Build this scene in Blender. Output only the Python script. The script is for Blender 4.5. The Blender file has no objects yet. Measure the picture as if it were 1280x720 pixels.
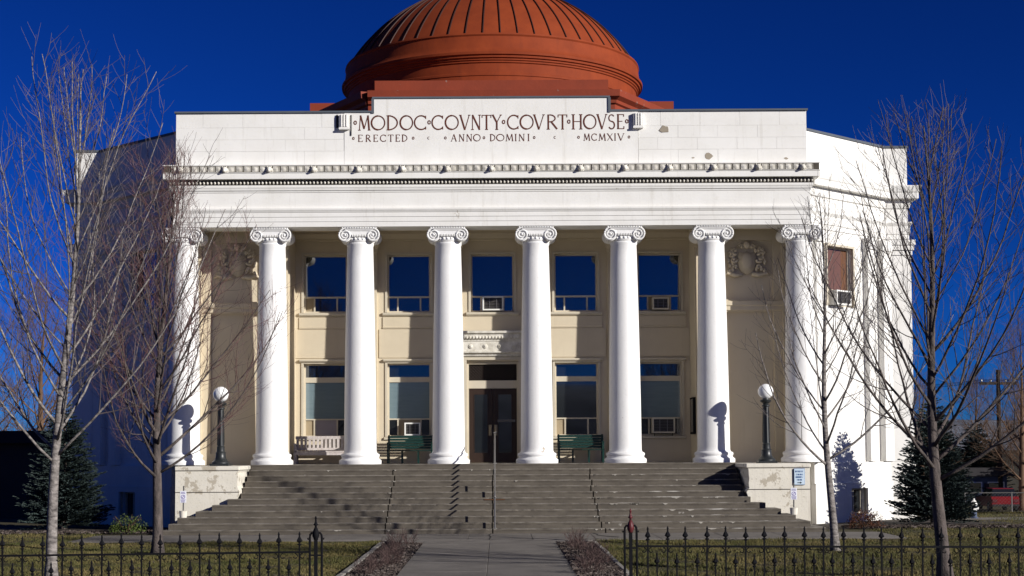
import bpy, math, random
import numpy as np
from mathutils import Vector, Matrix
random.seed(7); NR = np.random.default_rng(7)
S = bpy.context.scene; C = S.collection
R = math.radians
# ------------------------------------------------------------------ camera
EYE = 2.33
p, r = R(3.0), R(0.30)
ax = Vector((1, 0, 0)); up0 = Vector((0, -math.sin(p), math.cos(p))); fw = Vector((0, math.cos(p), math.sin(p)))
cx_ = ax * math.cos(r) - up0 * math.sin(r); cy_ = ax * math.sin(r) + up0 * math.cos(r)
M = Matrix((cx_, cy_, -fw)).transposed().to_4x4(); M.translation = (0, 0, EYE)
cd = bpy.data.cameras.new('camera'); cam = bpy.data.objects.new('camera', cd); C.objects.link(cam)
cam.matrix_world = M
cd.sensor_width = 36; cd.lens = 54; cd.shift_x = 18 / 1280; cd.shift_y = 103.4 / 1280
cd.clip_start = .1; cd.clip_end = 9000
S.camera = cam
# ------------------------------------------------------------------ sky, sun, exposure
SUN_EL, SUN_AZ = R(19), R(126)            # azimuth clockwise from +Y
w = bpy.data.worlds.new('World'); S.world = w; w.use_nodes = True
nt = w.node_tree; nt.nodes.clear()
out = nt.nodes.new('ShaderNodeOutputWorld'); bg = nt.nodes.new('ShaderNodeBackground')
sky = nt.nodes.new('ShaderNodeTexSky'); sky.sky_type = 'NISHITA'; sky.sun_disc = False
sky.sun_elevation = SUN_EL; sky.sun_rotation = SUN_AZ; sky.altitude = 2500
sky.air_density = .9; sky.dust_density = 0.0; sky.ozone_density = 6
gm = nt.nodes.new('ShaderNodeGamma'); gm.inputs[1].default_value = 1.5
mu = nt.nodes.new('ShaderNodeMix'); mu.data_type = 'RGBA'; mu.blend_type = 'MULTIPLY'; mu.inputs[0].default_value = 1
mu.inputs[7].default_value = (.036, .17, .355, 1)
nt.links.new(sky.outputs[0], gm.inputs[0]); nt.links.new(gm.outputs[0], mu.inputs[6]); nt.links.new(mu.outputs[2], bg.inputs[0])
nt.links.new(bg.outputs[0], out.inputs[0]); bg.inputs[1].default_value = .06
sl = bpy.data.lights.new('sun', 'SUN'); sun = bpy.data.objects.new('sun', sl); C.objects.link(sun)
sl.energy = 5.0; sl.angle = R(.5); sl.color = (1, .965, .905)
sd = Vector((math.sin(SUN_AZ) * math.cos(SUN_EL), math.cos(SUN_AZ) * math.cos(SUN_EL), math.sin(SUN_EL)))
sun.rotation_euler = sd.to_track_quat('Z', 'Y').to_euler(); sun.location = (30, -20, 30)
vs = S.view_settings; vs.view_transform = 'Standard'; vs.look = 'None'; vs.gamma = 1; vs.use_curve_mapping = False
vs.exposure = .2
# ------------------------------------------------------------------ materials
def mat(name, col, rough=.7, var=.0, vcol=None, vscale=1.5, bump=0., bscale=20., spec=.3, metal=0., streak=0., scol=(.35, .31, .25),
        patch=0., pcol=(.33, .29, .23), pscale=1.1, pth=.63, speck=0., speckcol=(.05, .045, .04), speckscale=30, stretch=(1, 1, 1)):
    m = bpy.data.materials.new(name); m.use_nodes = True
    t = m.node_tree; N = t.nodes; L = t.links; b = N['Principled BSDF']
    b.inputs['Roughness'].default_value = rough; b.inputs['Metallic'].default_value = metal
    b.inputs['Specular IOR Level'].default_value = spec
    geo = N.new('ShaderNodeNewGeometry')
    def noise(scale, detail=4, vec=None, rr=.6):
        n = N.new('ShaderNodeTexNoise'); n.inputs['Scale'].default_value = scale; n.inputs['Detail'].default_value = detail
        n.inputs['Roughness'].default_value = rr; L.new(vec or geo.outputs['Position'], n.inputs['Vector']); return n.outputs['Fac']
    def ramp(v, a, c):
        q = N.new('ShaderNodeMapRange'); q.inputs[1].default_value = a; q.inputs[2].default_value = c; q.clamp = True
        L.new(v, q.inputs[0]); return q.outputs[0]
    def mul(v, k):
        q = N.new('ShaderNodeMath'); q.operation = 'MULTIPLY'; L.new(v, q.inputs[0]); q.inputs[1].default_value = k; return q.outputs[0]
    def mix(f, a, c):
        q = N.new('ShaderNodeMix'); q.data_type = 'RGBA'; L.new(f, q.inputs[0])
        if isinstance(a, tuple): q.inputs[6].default_value = (*a, 1)
        else: L.new(a, q.inputs[6])
        q.inputs[7].default_value = (*c, 1); return q.outputs[2]
    mp = N.new('ShaderNodeMapping'); mp.inputs['Scale'].default_value = stretch; L.new(geo.outputs['Position'], mp.inputs['Vector']); pv = mp.outputs[0]
    cur = col
    if var: cur = mix(mul(ramp(noise(vscale, 5, pv), .35, .68), var), cur, vcol or tuple(c * .55 for c in col))
    if streak:
        s = N.new('ShaderNodeMapping'); s.inputs['Scale'].default_value = (5, 5, .35); L.new(geo.outputs['Position'], s.inputs['Vector'])
        cur = mix(mul(ramp(noise(1.0, 6, s.outputs[0], .7), .56, .8), streak), cur, scol)
    if patch: cur = mix(mul(ramp(noise(pscale, 7, None, .65), pth, pth + .025), patch), cur, pcol)
    if speck: cur = mix(mul(ramp(noise(speckscale, 2), .62, .72), speck), cur, speckcol)
    if isinstance(cur, tuple): b.inputs['Base Color'].default_value = (*cur, 1)
    else: L.new(cur, b.inputs['Base Color'])
    if bump:
        bp = N.new('ShaderNodeBump'); bp.inputs['Strength'].default_value = bump; bp.inputs['Distance'].default_value = .02
        L.new(noise(bscale, 5), bp.inputs['Height']); L.new(bp.outputs[0], b.inputs['Normal'])
    return m
white = mat('white_paint', (.80, .785, .75), .65, .28, (.62, .595, .535), 1.3, .15, 14, streak=.42, scol=(.42, .38, .31), patch=.8, pscale=1.3, pth=.71, pcol=(.42, .37, .29), speck=.10, speckcol=(.4, .36, .3), speckscale=9)
colm = mat('column_paint', (.82, .81, .79), .55, .14, (.68, .66, .62), 2, .22, 9, patch=.9, pscale=2.3, pth=.70, pcol=(.36, .30, .23), streak=.22, speck=.12, speckcol=(.4, .36, .3), speckscale=16)
cream = mat('cream_paint', (.61, .53, .395), .65, .25, (.48, .40, .285), 1.1, .1, 16, streak=.25, scol=(.38, .30, .20))
trim = mat('window_trim_paint', (.58, .52, .41), .55, .2, bump=.05)
orn = mat('weathered_ornament', (.74, .71, .64), .75, .6, (.30, .27, .21), 5, .25, 30, speck=.3, speckcol=(.2, .17, .13), speckscale=14)
recess_m = mat('dark_recess_paint', (.09, .078, .06), .9, .6, (.04, .034, .027), 4)  # dark mottled paint for the strips behind cornice tiles and eggs
plaster = mat('peeling_plaster', (.70, .66, .57), .8, .3, (.55, .51, .42), 1.4, .3, 12, patch=.85, pscale=1.9, pth=.56, pcol=(.40, .35, .27), streak=.5, speck=.3)
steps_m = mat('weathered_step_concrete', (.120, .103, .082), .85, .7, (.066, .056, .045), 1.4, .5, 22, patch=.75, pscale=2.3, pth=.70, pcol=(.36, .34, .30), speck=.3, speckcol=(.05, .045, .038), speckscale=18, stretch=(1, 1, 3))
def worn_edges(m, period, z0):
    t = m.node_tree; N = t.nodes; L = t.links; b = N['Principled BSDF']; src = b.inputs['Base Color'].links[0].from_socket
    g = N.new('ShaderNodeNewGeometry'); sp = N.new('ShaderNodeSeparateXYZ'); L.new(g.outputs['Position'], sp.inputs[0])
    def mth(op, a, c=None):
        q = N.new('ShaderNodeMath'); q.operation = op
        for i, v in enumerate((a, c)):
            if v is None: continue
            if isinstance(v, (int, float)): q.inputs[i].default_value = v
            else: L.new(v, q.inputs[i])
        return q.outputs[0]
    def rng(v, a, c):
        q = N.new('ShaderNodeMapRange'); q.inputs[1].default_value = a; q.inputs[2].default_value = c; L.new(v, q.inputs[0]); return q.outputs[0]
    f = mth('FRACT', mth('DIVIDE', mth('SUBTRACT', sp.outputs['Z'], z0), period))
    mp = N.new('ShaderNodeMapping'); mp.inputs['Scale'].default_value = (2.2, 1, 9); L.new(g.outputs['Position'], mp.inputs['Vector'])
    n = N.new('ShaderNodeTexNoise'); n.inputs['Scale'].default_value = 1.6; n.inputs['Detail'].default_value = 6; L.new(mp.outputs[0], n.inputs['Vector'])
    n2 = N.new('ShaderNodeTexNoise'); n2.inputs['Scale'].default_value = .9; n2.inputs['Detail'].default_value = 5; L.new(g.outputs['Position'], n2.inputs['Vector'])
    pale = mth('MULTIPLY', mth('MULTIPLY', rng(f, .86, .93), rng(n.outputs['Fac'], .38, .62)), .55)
    dark_band = mth('MULTIPLY', mth('MULTIPLY', rng(f, .86, .70), rng(f, .45, .70)), mth('MULTIPLY', rng(n.outputs['Fac'], .62, .40), .65))  # darker band just below each step edge, broken up by noise
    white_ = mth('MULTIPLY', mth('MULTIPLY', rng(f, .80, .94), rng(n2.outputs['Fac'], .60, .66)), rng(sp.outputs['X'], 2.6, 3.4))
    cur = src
    for fac, col in ((dark_band, (.035, .028, .022)), (pale, (.30, .275, .24)), (white_, (.52, .50, .46))):
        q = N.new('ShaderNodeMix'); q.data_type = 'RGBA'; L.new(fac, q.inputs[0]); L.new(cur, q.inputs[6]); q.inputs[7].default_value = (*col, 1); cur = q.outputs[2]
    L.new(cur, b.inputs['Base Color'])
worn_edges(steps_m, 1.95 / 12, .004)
chip_m = mat('broken_concrete', (.42, .39, .34), .9, .5, bump=.5)
rust_m = mat('rusty_stain', (.10, .045, .02), .9, .4)
walk_m = mat('path_concrete', (.185, .168, .15), .85, .7, (.105, .094, .084), 1.1, .5, 24, patch=.5, pscale=1.6, pth=.66, pcol=(.26, .245, .225), speck=.4, speckcol=(.07, .065, .06), speckscale=25)
kerb_m = mat('kerb_concrete', (.30, .28, .245), .85, .5, bump=.3)
copper = mat('red_roof_metal', (.255, .046, .0135), .75, .55, (.15, .025, .009), 1.3, .15, 6, spec=.15, streak=.5, scol=(.13, .028, .014))
copper2 = mat('red_roof_masonry', (.24, .040, .015), .7, .5, (.16, .028, .012), 1.2, .2, 10, patch=.7, pscale=2.2, pth=.66, pcol=(.27, .20, .17))
ribm = mat('dark_seam', (.040, .014, .010), .6)
coping = mat('slate_coping', (.10, .115, .135), .5, .3)
letm = mat('letter_paint', (.115, .03, .016), .7, .5, (.05, .02, .015), 8)
dark = mat('dark_interior', (.012, .012, .013), .6)
glass = mat('window_glass', (.012, .014, .015), .03, spec=1.0)
glass.node_tree.nodes['Principled BSDF'].inputs['IOR'].default_value = 1.65
gblind = mat('glass_over_pale_blind', (.165, .225, .25), .06, .3, (.11, .16, .185), 2, spec=.9, stretch=(1, 1, 9))
gbrown = mat('glass_over_brown_curtain', (.15, .075, .045), .08, .5, (.09, .045, .03), 4, spec=.6, stretch=(6, 6, .4))
gtan = mat('tan_board', (.36, .29, .19), .6, .3)
board_m = mat('grey_plywood_board', (.36, .33, .36), .7, .3)
wood = mat('dark_door_wood', (.036, .021, .015), .45, .5, (.02, .012, .009), 5, .1, 30, stretch=(5, 5, .5))
brass = mat('brass_plate', (.40, .32, .19), .35, .3, metal=.6)
acm = mat('appliance_casing', (.62, .57, .47), .5, .2)
acg = mat('appliance_grille', (.05, .045, .04), .5)
iron = mat('black_iron', (.007, .007, .009), .75, .3, spec=.12)
lampm = mat('dark_green_iron', (.018, .021, .022), .4, .3, spec=.5)
redp = mat('chipped_red_paint', (.12, .013, .016), .5, .9, (.05, .02, .022), 40, speck=.5, speckcol=(.02, .018, .02), speckscale=60)
globe_m = mat('white_globe_glass', (.86, .86, .85), .15, .1, (.7, .7, .7), 4, spec=.5)
bgreen = mat('green_bench_paint', (.006, .034, .027), .4, .3, spec=.5)
bwood = mat('weathered_bench_wood', (.58, .535, .51), .7, .5, (.28, .21, .2), 9, .2)
steel = mat('worn_steel', (.22, .21, .20), .4, .3, metal=.6)
grass_g = mat('lawn_soil', (.046, .040, .017), .95, .7, (.085, .066, .030), .55, .6, 40, speck=.4, speckcol=(.03, .035, .012), speckscale=12)
def leafmat(name, c1, c2, c3, rough=.8, sc=.5):
    m = mat(name, c1, rough); t = m.node_tree; N = t.nodes; L = t.links
    g = N.new('ShaderNodeNewGeometry'); rp = N.new('ShaderNodeValToRGB')
    rp.color_ramp.elements[0].color = (*c1, 1); rp.color_ramp.elements[1].color = (*c3, 1); e = rp.color_ramp.elements.new(.5); e.color = (*c2, 1)
    n = N.new('ShaderNodeTexNoise'); n.inputs['Scale'].default_value = sc; n.inputs['Detail'].default_value = 3; L.new(g.outputs['Position'], n.inputs['Vector'])
    a = N.new('ShaderNodeMath'); a.operation = 'MULTIPLY_ADD'; L.new(g.outputs['Random Per Island'], a.inputs[0]); a.inputs[1].default_value = .5
    q = N.new('ShaderNodeMapRange'); q.inputs[1].default_value = .3; q.inputs[2].default_value = .7; q.inputs[4].default_value = .55; L.new(n.outputs['Fac'], q.inputs[0])
    L.new(q.outputs[0], a.inputs[2]); L.new(a.outputs[0], rp.inputs[0]); L.new(rp.outputs[0], N['Principled BSDF'].inputs['Base Color']); return m
grass_b = leafmat('grass_blades', (.030, .046, .009), (.088, .080, .024), (.185, .14, .055), .8, .45)
needle = leafmat('spruce_needles', (.012, .021, .018), (.024, .038, .034), (.042, .06, .06), .7, 1.2)
shrubg = leafmat('green_shrub_leaves', (.045, .07, .012), (.07, .10, .02), (.10, .13, .03))
shrubr = leafmat('russet_shrub_leaves', (.07, .026, .014), (.12, .046, .022), (.17, .08, .04))
mulch = leafmat('bark_mulch', (.022, .016, .014), (.06, .045, .038), (.17, .14, .125), .95, 6)
mulch_o = mat('orange_mulch', (.16, .045, .02), .95, .6, bump=.5)
soil = mat('dark_soil', (.030, .024, .020), .95, .7, (.07, .055, .042), 3, .6, 30)
bark = mat('grey_bark', (.30, .27, .25), .9, .95, (.055, .048, .045), 7, .9, 30, stretch=(1, 1, 2.6))
barkd = mat('shade_dark_bark', (.13, .105, .095), .9, .9, (.03, .026, .024), 10, 1., 30, stretch=(1, 1, .3))  # shade on two lawn trunks is put into this darker bark colour
twig_g = mat('grey_twig', (.135, .112, .106), .8, .8, (.055, .042, .042), 1.5)
twig_r = mat('reddish_twig', (.135, .066, .062), .75, .7, (.06, .03, .03), 1.2)
twig_b = mat('purplish_shrub_twig', (.085, .052, .046), .8, .6, (.045, .03, .027), 6)
twig_d = mat('brown_twig', (.15, .088, .052), .85, .6, (.08, .05, .034), 1)
snow = mat('snowy_hill', (.22, .25, .30), .9, .9, (.035, .045, .06), .02)
redcar = mat('red_car_paint', (.17, .010, .013), .3, spec=.4)
rubber = mat('black_rubber', (.015, .015, .015), .7)
house_m = mat('blue_grey_siding', (.07, .09, .15), .7, .3)
house_d = mat('brown_siding', (.07, .05, .042), .8, .3)
roof_d = mat('dark_shingle', (.035, .032, .035), .9, .4)
sign_w = mat('white_sign_face', (.74, .75, .80), .4)
sign_b = mat('pale_blue_sign_face', (.55, .66, .76), .4)
ink = mat('blue_sign_ink', (.03, .10, .28), .5)
ink2 = mat('purple_sign_ink', (.16, .12, .36), .5)
polem = mat('utility_pole_wood', (.035, .027, .022), .9, .4)
seatb = mat('asphalt', (.045, .045, .047), .9, .3)
# ------------------------------------------------------------------ mesh helpers
class MB:
    def __init__(s): s.v = []; s.f = []
    def quad(s, *P): i = len(s.v); s.v += [tuple(q) for q in P]; s.f.append(tuple(range(i, i + len(P)))); return s
    def box(s, x0, x1, y0, y1, z0, z1):
        i = len(s.v); s.v += [(x, y, z) for z in (z0, z1) for x, y in ((x0, y0), (x1, y0), (x1, y1), (x0, y1))]
        s.f += [tuple(i + k for k in q) for q in ((3, 2, 1, 0), (4, 5, 6, 7), (0, 1, 5, 4), (1, 2, 6, 5), (2, 3, 7, 6), (3, 0, 4, 7))]
        return s
    def bev(s, x0, x1, y0, y1, z0, z1, b=.01):    # chamfered box, eight-sided plan and chamfered top and bottom
        pl = lambda k: [(x0 + k, y0 + b), (x0 + b, y0 + k), (x1 - b, y0 + k), (x1 - k, y0 + b), (x1 - k, y1 - b), (x1 - b, y1 - k), (x0 + b, y1 - k), (x0 + k, y1 - b)]
        pin = [(x0 + b, y0 + b * 1.01), (x0 + b * 1.01, y0 + b), (x1 - b * 1.01, y0 + b), (x1 - b, y0 + b * 1.01), (x1 - b, y1 - b * 1.01), (x1 - b * 1.01, y1 - b), (x0 + b * 1.01, y1 - b), (x0 + b, y1 - b * 1.01)]
        i = len(s.v)
        for ring, z in ((pin, z0), (pl(0), z0 + b), (pl(0), z1 - b), (pin, z1)): s.v += [(x, y, z) for x, y in ring]
        for k in range(3):
            for j in range(8): a = i + k * 8; s.f.append((a + j, a + (j + 1) % 8, a + 8 + (j + 1) % 8, a + 8 + j))
        s.f.append(tuple(i + 7 - j for j in range(8))); s.f.append(tuple(i + 24 + j for j in range(8))); return s
    def prism(s, pts, z0, z1):                      # plan polygon (ccw) extruded in z
        i = len(s.v); n = len(pts); s.v += [(x, y, z0) for x, y in pts] + [(x, y, z1) for x, y in pts]
        s.f.append(tuple(i + n - 1 - k for k in range(n))); s.f.append(tuple(i + n + k for k in range(n)))
        for k in range(n): s.f.append((i + k, i + (k + 1) % n, i + n + (k + 1) % n, i + n + k))
        return s
    def plate(s, pts, y0, y1):                      # x-z polygon (ccw seen from the front, -y) given thickness in y
        i = len(s.v); n = len(pts); s.v += [(x, y0, z) for x, z in pts] + [(x, y1, z) for x, z in pts]
        s.f.append(tuple(i + k for k in range(n))); s.f.append(tuple(i + 2 * n - 1 - k for k in range(n)))
        for k in range(n): s.f.append((i + (k + 1) % n, i + k, i + n + k, i + n + (k + 1) % n))
        return s
    def sweep(s, path, prof):                       # prof: (out, z) listed bottom to top; out is to the right of the path
        n = len(path); rows = []
        for k in range(n):
            d = []
            for a, b in ((k - 1, k), (k, k + 1)):
                if a >= 0 and b < n:
                    v = Vector((path[b][0] - path[a][0], path[b][1] - path[a][1])).normalized(); d.append(Vector((v.y, -v.x)))
            nn = d[0] if len(d) == 1 else (d[0] + d[1]) / (1 + d[0].dot(d[1]))
            rows.append([(path[k][0] + nn.x * o, path[k][1] + nn.y * o, z) for o, z in prof])
        i = len(s.v); m = len(prof)
        for q in rows: s.v += q
        for k in range(n - 1):
            for j in range(m - 1): a = i + k * m + j; s.f.append((a, a + m, a + m + 1, a + 1))
        s.f.append(tuple(i + j for j in range(m))); s.f.append(tuple(i + (n - 1) * m + m - 1 - j for j in range(m))); return s
    def lathe(s, prof, n=24, c=(0, 0, 0), caps=True, axis='z', a0=0.):
        i = len(s.v); m = len(prof)
        for rr, z in prof:
            for k in range(n):
                a = a0 + 2 * math.pi * k / n; q = (rr * math.cos(a), rr * math.sin(a), z)
                if axis == 'y': q = (q[0], -q[2], q[1])     # profile height towards -y
                if axis == 'x': q = (q[2], q[0], q[1])
                s.v.append((c[0] + q[0], c[1] + q[1], c[2] + q[2]))
        for j in range(m - 1):
            for k in range(n): a = i + j * n; s.f.append((a + k, a + (k + 1) % n, a + n + (k + 1) % n, a + n + k))
        if caps:
            s.f.append(tuple(i + n - 1 - k for k in range(n))); s.f.append(tuple(i + (m - 1) * n + k for k in range(n)))
        return s
    def ball(s, c, rx, ry=None, rz=None, n=10, m=6):
        ry = ry or rx; rz = rz or rx; i = len(s.v)
        for j in range(m + 1):
            t = math.pi * (j / m - .5)
            for k in range(n):
                a = 2 * math.pi * k / n; cc = max(math.cos(t), .02)
                s.v.append((c[0] + rx * cc * math.cos(a), c[1] + ry * cc * math.sin(a), c[2] + rz * math.sin(t)))
        for j in range(m):
            for k in range(n): a = i + j * n; s.f.append((a + k, a + (k + 1) % n, a + n + (k + 1) % n, a + n + k))
        return s
    def tube(s, P, rad, n=5):
        P = [Vector(q) for q in P]; k = len(P); i = len(s.v)
        if not hasattr(rad, '__len__'): rad = [rad] * k
        ref = Vector((.31, .17, .93)).normalized()
        for j in range(k):
            t = (P[min(j + 1, k - 1)] - P[max(j - 1, 0)])
            t = t.normalized() if t.length > 1e-9 else Vector((0, 0, 1))
            u = t.cross(ref)
            u = u.normalized() if u.length > .05 else t.cross(Vector((1, 0, 0))).normalized()
            v = t.cross(u)
            for q in range(n):
                a = 2 * math.pi * q / n; s.v.append(tuple(P[j] + (u * math.cos(a) + v * math.sin(a)) * rad[j]))
        for j in range(k - 1):
            for q in range(n): a = i + j * n; s.f.append((a + q, a + (q + 1) % n, a + n + (q + 1) % n, a + n + q))
        s.f.append(tuple(i + n - 1 - q for q in range(n))); s.f.append(tuple(i + (k - 1) * n + q for q in range(n))); return s
    def mesh(s, name, m, smooth=False):
        me = bpy.data.meshes.new(name); me.from_pydata(s.v, [], s.f)
        ms = m if isinstance(m, (list, tuple)) else [m]
        for q in ms: me.materials.append(q)
        if smooth: me.shade_smooth() if smooth is True else me.set_sharp_from_angle(angle=R(smooth))
        me.validate(); me.update(); return me
    def build(s, name, m, parent=None, smooth=False, loc=(0, 0, 0)):
        return put(name, s.mesh(name, m, smooth), parent, loc)
def put(name, me, parent=None, loc=(0, 0, 0), rot=None):
    o = bpy.data.objects.new(name, me); C.objects.link(o); o.location = loc
    if parent: o.parent = parent
    if rot: o.rotation_euler = rot
    return o
def tag(o, label=None, cat=None, group=None, kind=None):
    for k, v in (('label', label), ('category', cat), ('group', group), ('kind', kind)):
        if v: o[k] = v
    return o
def thing(name, label, cat, loc=(0, 0, 0), group=None, rz=0):
    o = bpy.data.objects.new(name, None); C.objects.link(o); o.location = loc; o.rotation_euler = (0, 0, rz)
    return tag(o, label, cat, group)
def copy_tree(o, parent=None):
    c = o.copy(); C.objects.link(c); c.parent = parent
    for ch in list(o.children): copy_tree(ch, c)
    return c
def wall(mb, o, u, L, z0, z1, holes, depth):       # flat wall with openings and reveals; outward is to the right of u
    u = Vector(u).normalized(); n = Vector((u.y, -u.x)); o = Vector(o)
    P = lambda a, z, d=0: (o.x + u.x * a - n.x * d, o.y + u.y * a - n.y * d, z)
    us = sorted({0, L, *[h[0] for h in holes], *[h[1] for h in holes]}); zs = sorted({z0, z1, *[h[2] for h in holes], *[h[3] for h in holes]})
    for a, b in zip(us, us[1:]):
        for c, d in zip(zs, zs[1:]):
            if not any(h[0] <= a and b <= h[1] and h[2] <= c and d <= h[3] for h in holes):
                mb.quad(P(a, c), P(b, c), P(b, d), P(a, d))
    for a, b, c, d in holes:
        mb.quad(P(a, c), P(a, d), P(a, d, depth), P(a, c, depth)); mb.quad(P(b, d), P(b, c), P(b, c, depth), P(b, d, depth))
        mb.quad(P(b, c), P(a, c), P(a, c, depth), P(b, c, depth)); mb.quad(P(a, d), P(b, d), P(b, d, depth), P(a, d, depth))
# ================================================================== ground
def gz(x, y):
    t = min(max((y - 54) / 20, 0), 1); return -1.05 * t * t * (3 - 2 * t)
g = MB(); ys = [-6000, -60, 0, 20, 40, 50, 54, 56, 58, 60, 62, 64, 66, 68, 70, 72, 74, 90, 200, 1200, 7000]
xs = [-6000, -200, -40, -13, 0, 13, 40, 200, 6000]
g.v = [(x, y, gz(x, y)) for y in ys for x in xs]; nx = len(xs)
g.f = [(j * nx + k, j * nx + k + 1, (j + 1) * nx + k + 1, (j + 1) * nx + k) for j in range(len(ys) - 1) for k in range(nx - 1)]
tag(g.build('ground', grass_g), kind='structure')
# far hills with snow; unseen rear hills added, raised to darken window reflections
h = MB(); n = 96
for k in range(n):
    t_ = 2 * math.pi * k / n; sx_, cy2_ = math.sin(t_), math.cos(t_); back = .5 - .5 * cy2_
    hh = 46 + 22 * math.sin(k * .55 + 1) + 14 * math.sin(k * 1.7) + 130 * back ** 1.5 + (28 if .12 < t_ < .45 else 0)
    for d_, q in ((3300, -5), (3600, hh * .6), (4100, hh), (5000, -5)): h.v.append((d_ * sx_, d_ * cy2_, q))
for k in range(n):
    for j in range(3): a = k * 4 + j; c_ = ((k + 1) % n) * 4 + j; h.f.append((a, a + 1, c_ + 1, c_))
tag(h.build('hills', snow, smooth=True), kind='structure')
# centre walk, laid slab by slab
wk = tag(MB().box(-1.90, 1.445, 12, 40.02, -.15, .012).build('path', soil), kind='structure')
for i, y in enumerate(np.arange(12, 39.9, 1.75)):
    for a, b in ((-1.898, -.228), (-.222, 1.443)):
        MB().bev(a, b, y + .004, min(y + 1.744, 40.0), .005, .035 + random.uniform(-.003, .004), .008).build('paving_slab', walk_m, wk)
# cross walk in front of the steps
cw = tag(MB().box(-11.2, 10.6, 40.05, 42.98, -.15, .012).build('pavement', soil), kind='structure')
xx = -11.2
for L_ in (1.9, 1.75, 1.6, 1.8, 1.75, 1.6, 1.7, 1.65, 1.7, 1.75, 1.6, 1.65, 1.35):
    MB().bev(xx, min(xx + L_ - .008, 10.6), 40.05, 42.97, .005, .037 + random.uniform(-.003, .004), .008).build('paving_slab', walk_m, cw); xx += L_
ck = MB()
for path in ([(2.62, 42.9), (2.72, 42.3), (2.68, 41.9), (2.95, 41.2), (3.2, 40.9)], [(-.2, 42.95), (-.26, 42.2), (-.2, 41.3), (-.24, 40.1)]):
    ck.tube([(x, y, .039) for x, y in path], .012, 4)
ck.build('crack', dark, cw)
# flared corners
for sx in (-1, 1):
    x0 = -1.9 if sx < 0 else 1.445
    tag(MB().prism([(x0, 38.6), (x0, 40.04), (x0 + sx * 1.3, 40.04)] if sx < 0 else [(x0, 40.04), (x0, 38.6), (x0 + sx * 1.3, 40.04)], .0, .03).build('pavement_corner', walk_m), kind='structure')
# planting beds beside the walk
def bed(x0, x1, y0, y1, name='planting_bed'):
    return tag(MB().quad((x0, y0, .016), (x1, y0, .016), (x1, y1, .016), (x0, y1, .016)).build(name, soil), kind='structure')
bed(-2.85, -1.905, 20, 38.7); bed(1.45, 2.36, 20, 38.7)
kt = []
for sx, x0, x1 in ((-1, -2.97, -2.85), (1, 2.36, 2.46)):
    k = thing('kerb', 'pale concrete kerb strip edging the left planting bed' if sx < 0 else 'shaded concrete kerb edging the right planting bed', 'kerb', (x0, 20, 0))
    for j in range(13):
        MB().bev(0, x1 - x0, j * 1.44, j * 1.44 + 1.43, -.1, .075 + random.uniform(-.01, .012), .012).build('kerb_stone', kerb_m, k, loc=(random.uniform(-.012, .012), 0, 0))
def chips(name, x0, x1, y0, y1, n, m, sz=.035):
    mb = MB()
    for _ in range(n):
        x, y = random.uniform(x0, x1), random.uniform(y0, y1); a = random.uniform(0, 6.28); l, w_ = sz * random.uniform(.5, 1.5), sz * random.uniform(.2, .6)
        ca, sa = math.cos(a), math.sin(a); z = .02 + random.uniform(0, .03); t = random.uniform(-.025, .025)
        mb.v += [(x - ca * l - sa * w_, y - sa * l + ca * w_, z + t), (x + ca * l - sa * w_, y + sa * l + ca * w_, z - t), (x + ca * l + sa * w_, y + sa * l - ca * w_, z - t + .02), (x, y, z + .035)]
        i = len(mb.v) - 4; mb.f += [(i, i + 1, i + 3), (i + 1, i + 2, i + 3), (i, i + 3, i + 2), (i, i + 2, i + 1)]
    return tag(mb.build(name, m), 'loose bark chips covering the soil of the bed', 'mulch', kind='stuff')
chips('bark_chips', -2.84, -1.91, 27, 38.6, 5200, mulch); chips('bark_chips', 1.46, 2.35, 27, 38.6, 5200, mulch)
# grass blades
def blades(x0, x1, y0, y1, n, hh=.055):
    x = NR.uniform(x0, x1, n); y = NR.uniform(y0, y1, n); a = NR.uniform(0, 6.28, n); hgt = hh * NR.uniform(.5, 1.3, n)
    cl = np.sin(x * 3.1 + 1.3 * np.sin(y * 1.7)) + np.sin(y * 2.3 + 1.9 * np.sin(x * 1.3 + 1)) + .8 * np.sin(x * 7.7 + y * 5.1); hgt = hgt * np.clip(.75 + .3 * cl, .18, 1.5)
    b1 = np.stack([x + np.cos(a) * .010, y + np.sin(a) * .010, np.zeros(n)], 1); b2 = np.stack([x - np.cos(a) * .010, y - np.sin(a) * .010, np.zeros(n)], 1)
    t = np.stack([x + NR.normal(0, .022, n), y + NR.normal(0, .022, n), hgt], 1)
    return np.stack([b1, b2, t], 1).reshape(-1, 3)
bl = np.concatenate([blades(-13, -3.0, 26.5, 40.0, 95000), blades(2.5, 15, 26.5, 40.0, 105000), blades(-16, -11.3, 38, 45, 12000), blades(10.7, 19, 40, 47, 18000, .05), blades(15, 24, 44, 56, 14000, .06)])
me = bpy.data.meshes.new('grass'); nT = len(bl) // 3
me.vertices.add(len(bl)); me.vertices.foreach_set('co', bl.ravel()); me.loops.add(len(bl)); me.loops.foreach_set('vertex_index', np.arange(len(bl)))
me.polygons.add(nT); me.polygons.foreach_set('loop_start', np.arange(nT) * 3); me.polygons.foreach_set('loop_total', np.full(nT, 3)); me.update(calc_edges=True); me.materials.append(grass_b)
tag(put('grass', me), 'patchy green and straw coloured lawn on both sides of the walk', 'grass', kind='stuff')
lf = MB()
for _ in range(1500):
    x = random.choice((random.uniform(-13, -3.1), random.uniform(2.6, 15))); y = random.uniform(27, 40); a = random.uniform(0, 6.28); l = random.uniform(.02, .045); z = random.uniform(.03, .06)
    lf.quad((x - l * math.cos(a), y - l * math.sin(a), z), (x + l * .5 * math.sin(a), y - l * .5 * math.cos(a), z + .01), (x + l * math.cos(a), y + l * math.sin(a), z + random.uniform(0, .03)), (x - l * .5 * math.sin(a), y + l * .5 * math.cos(a), z + .012))
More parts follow.
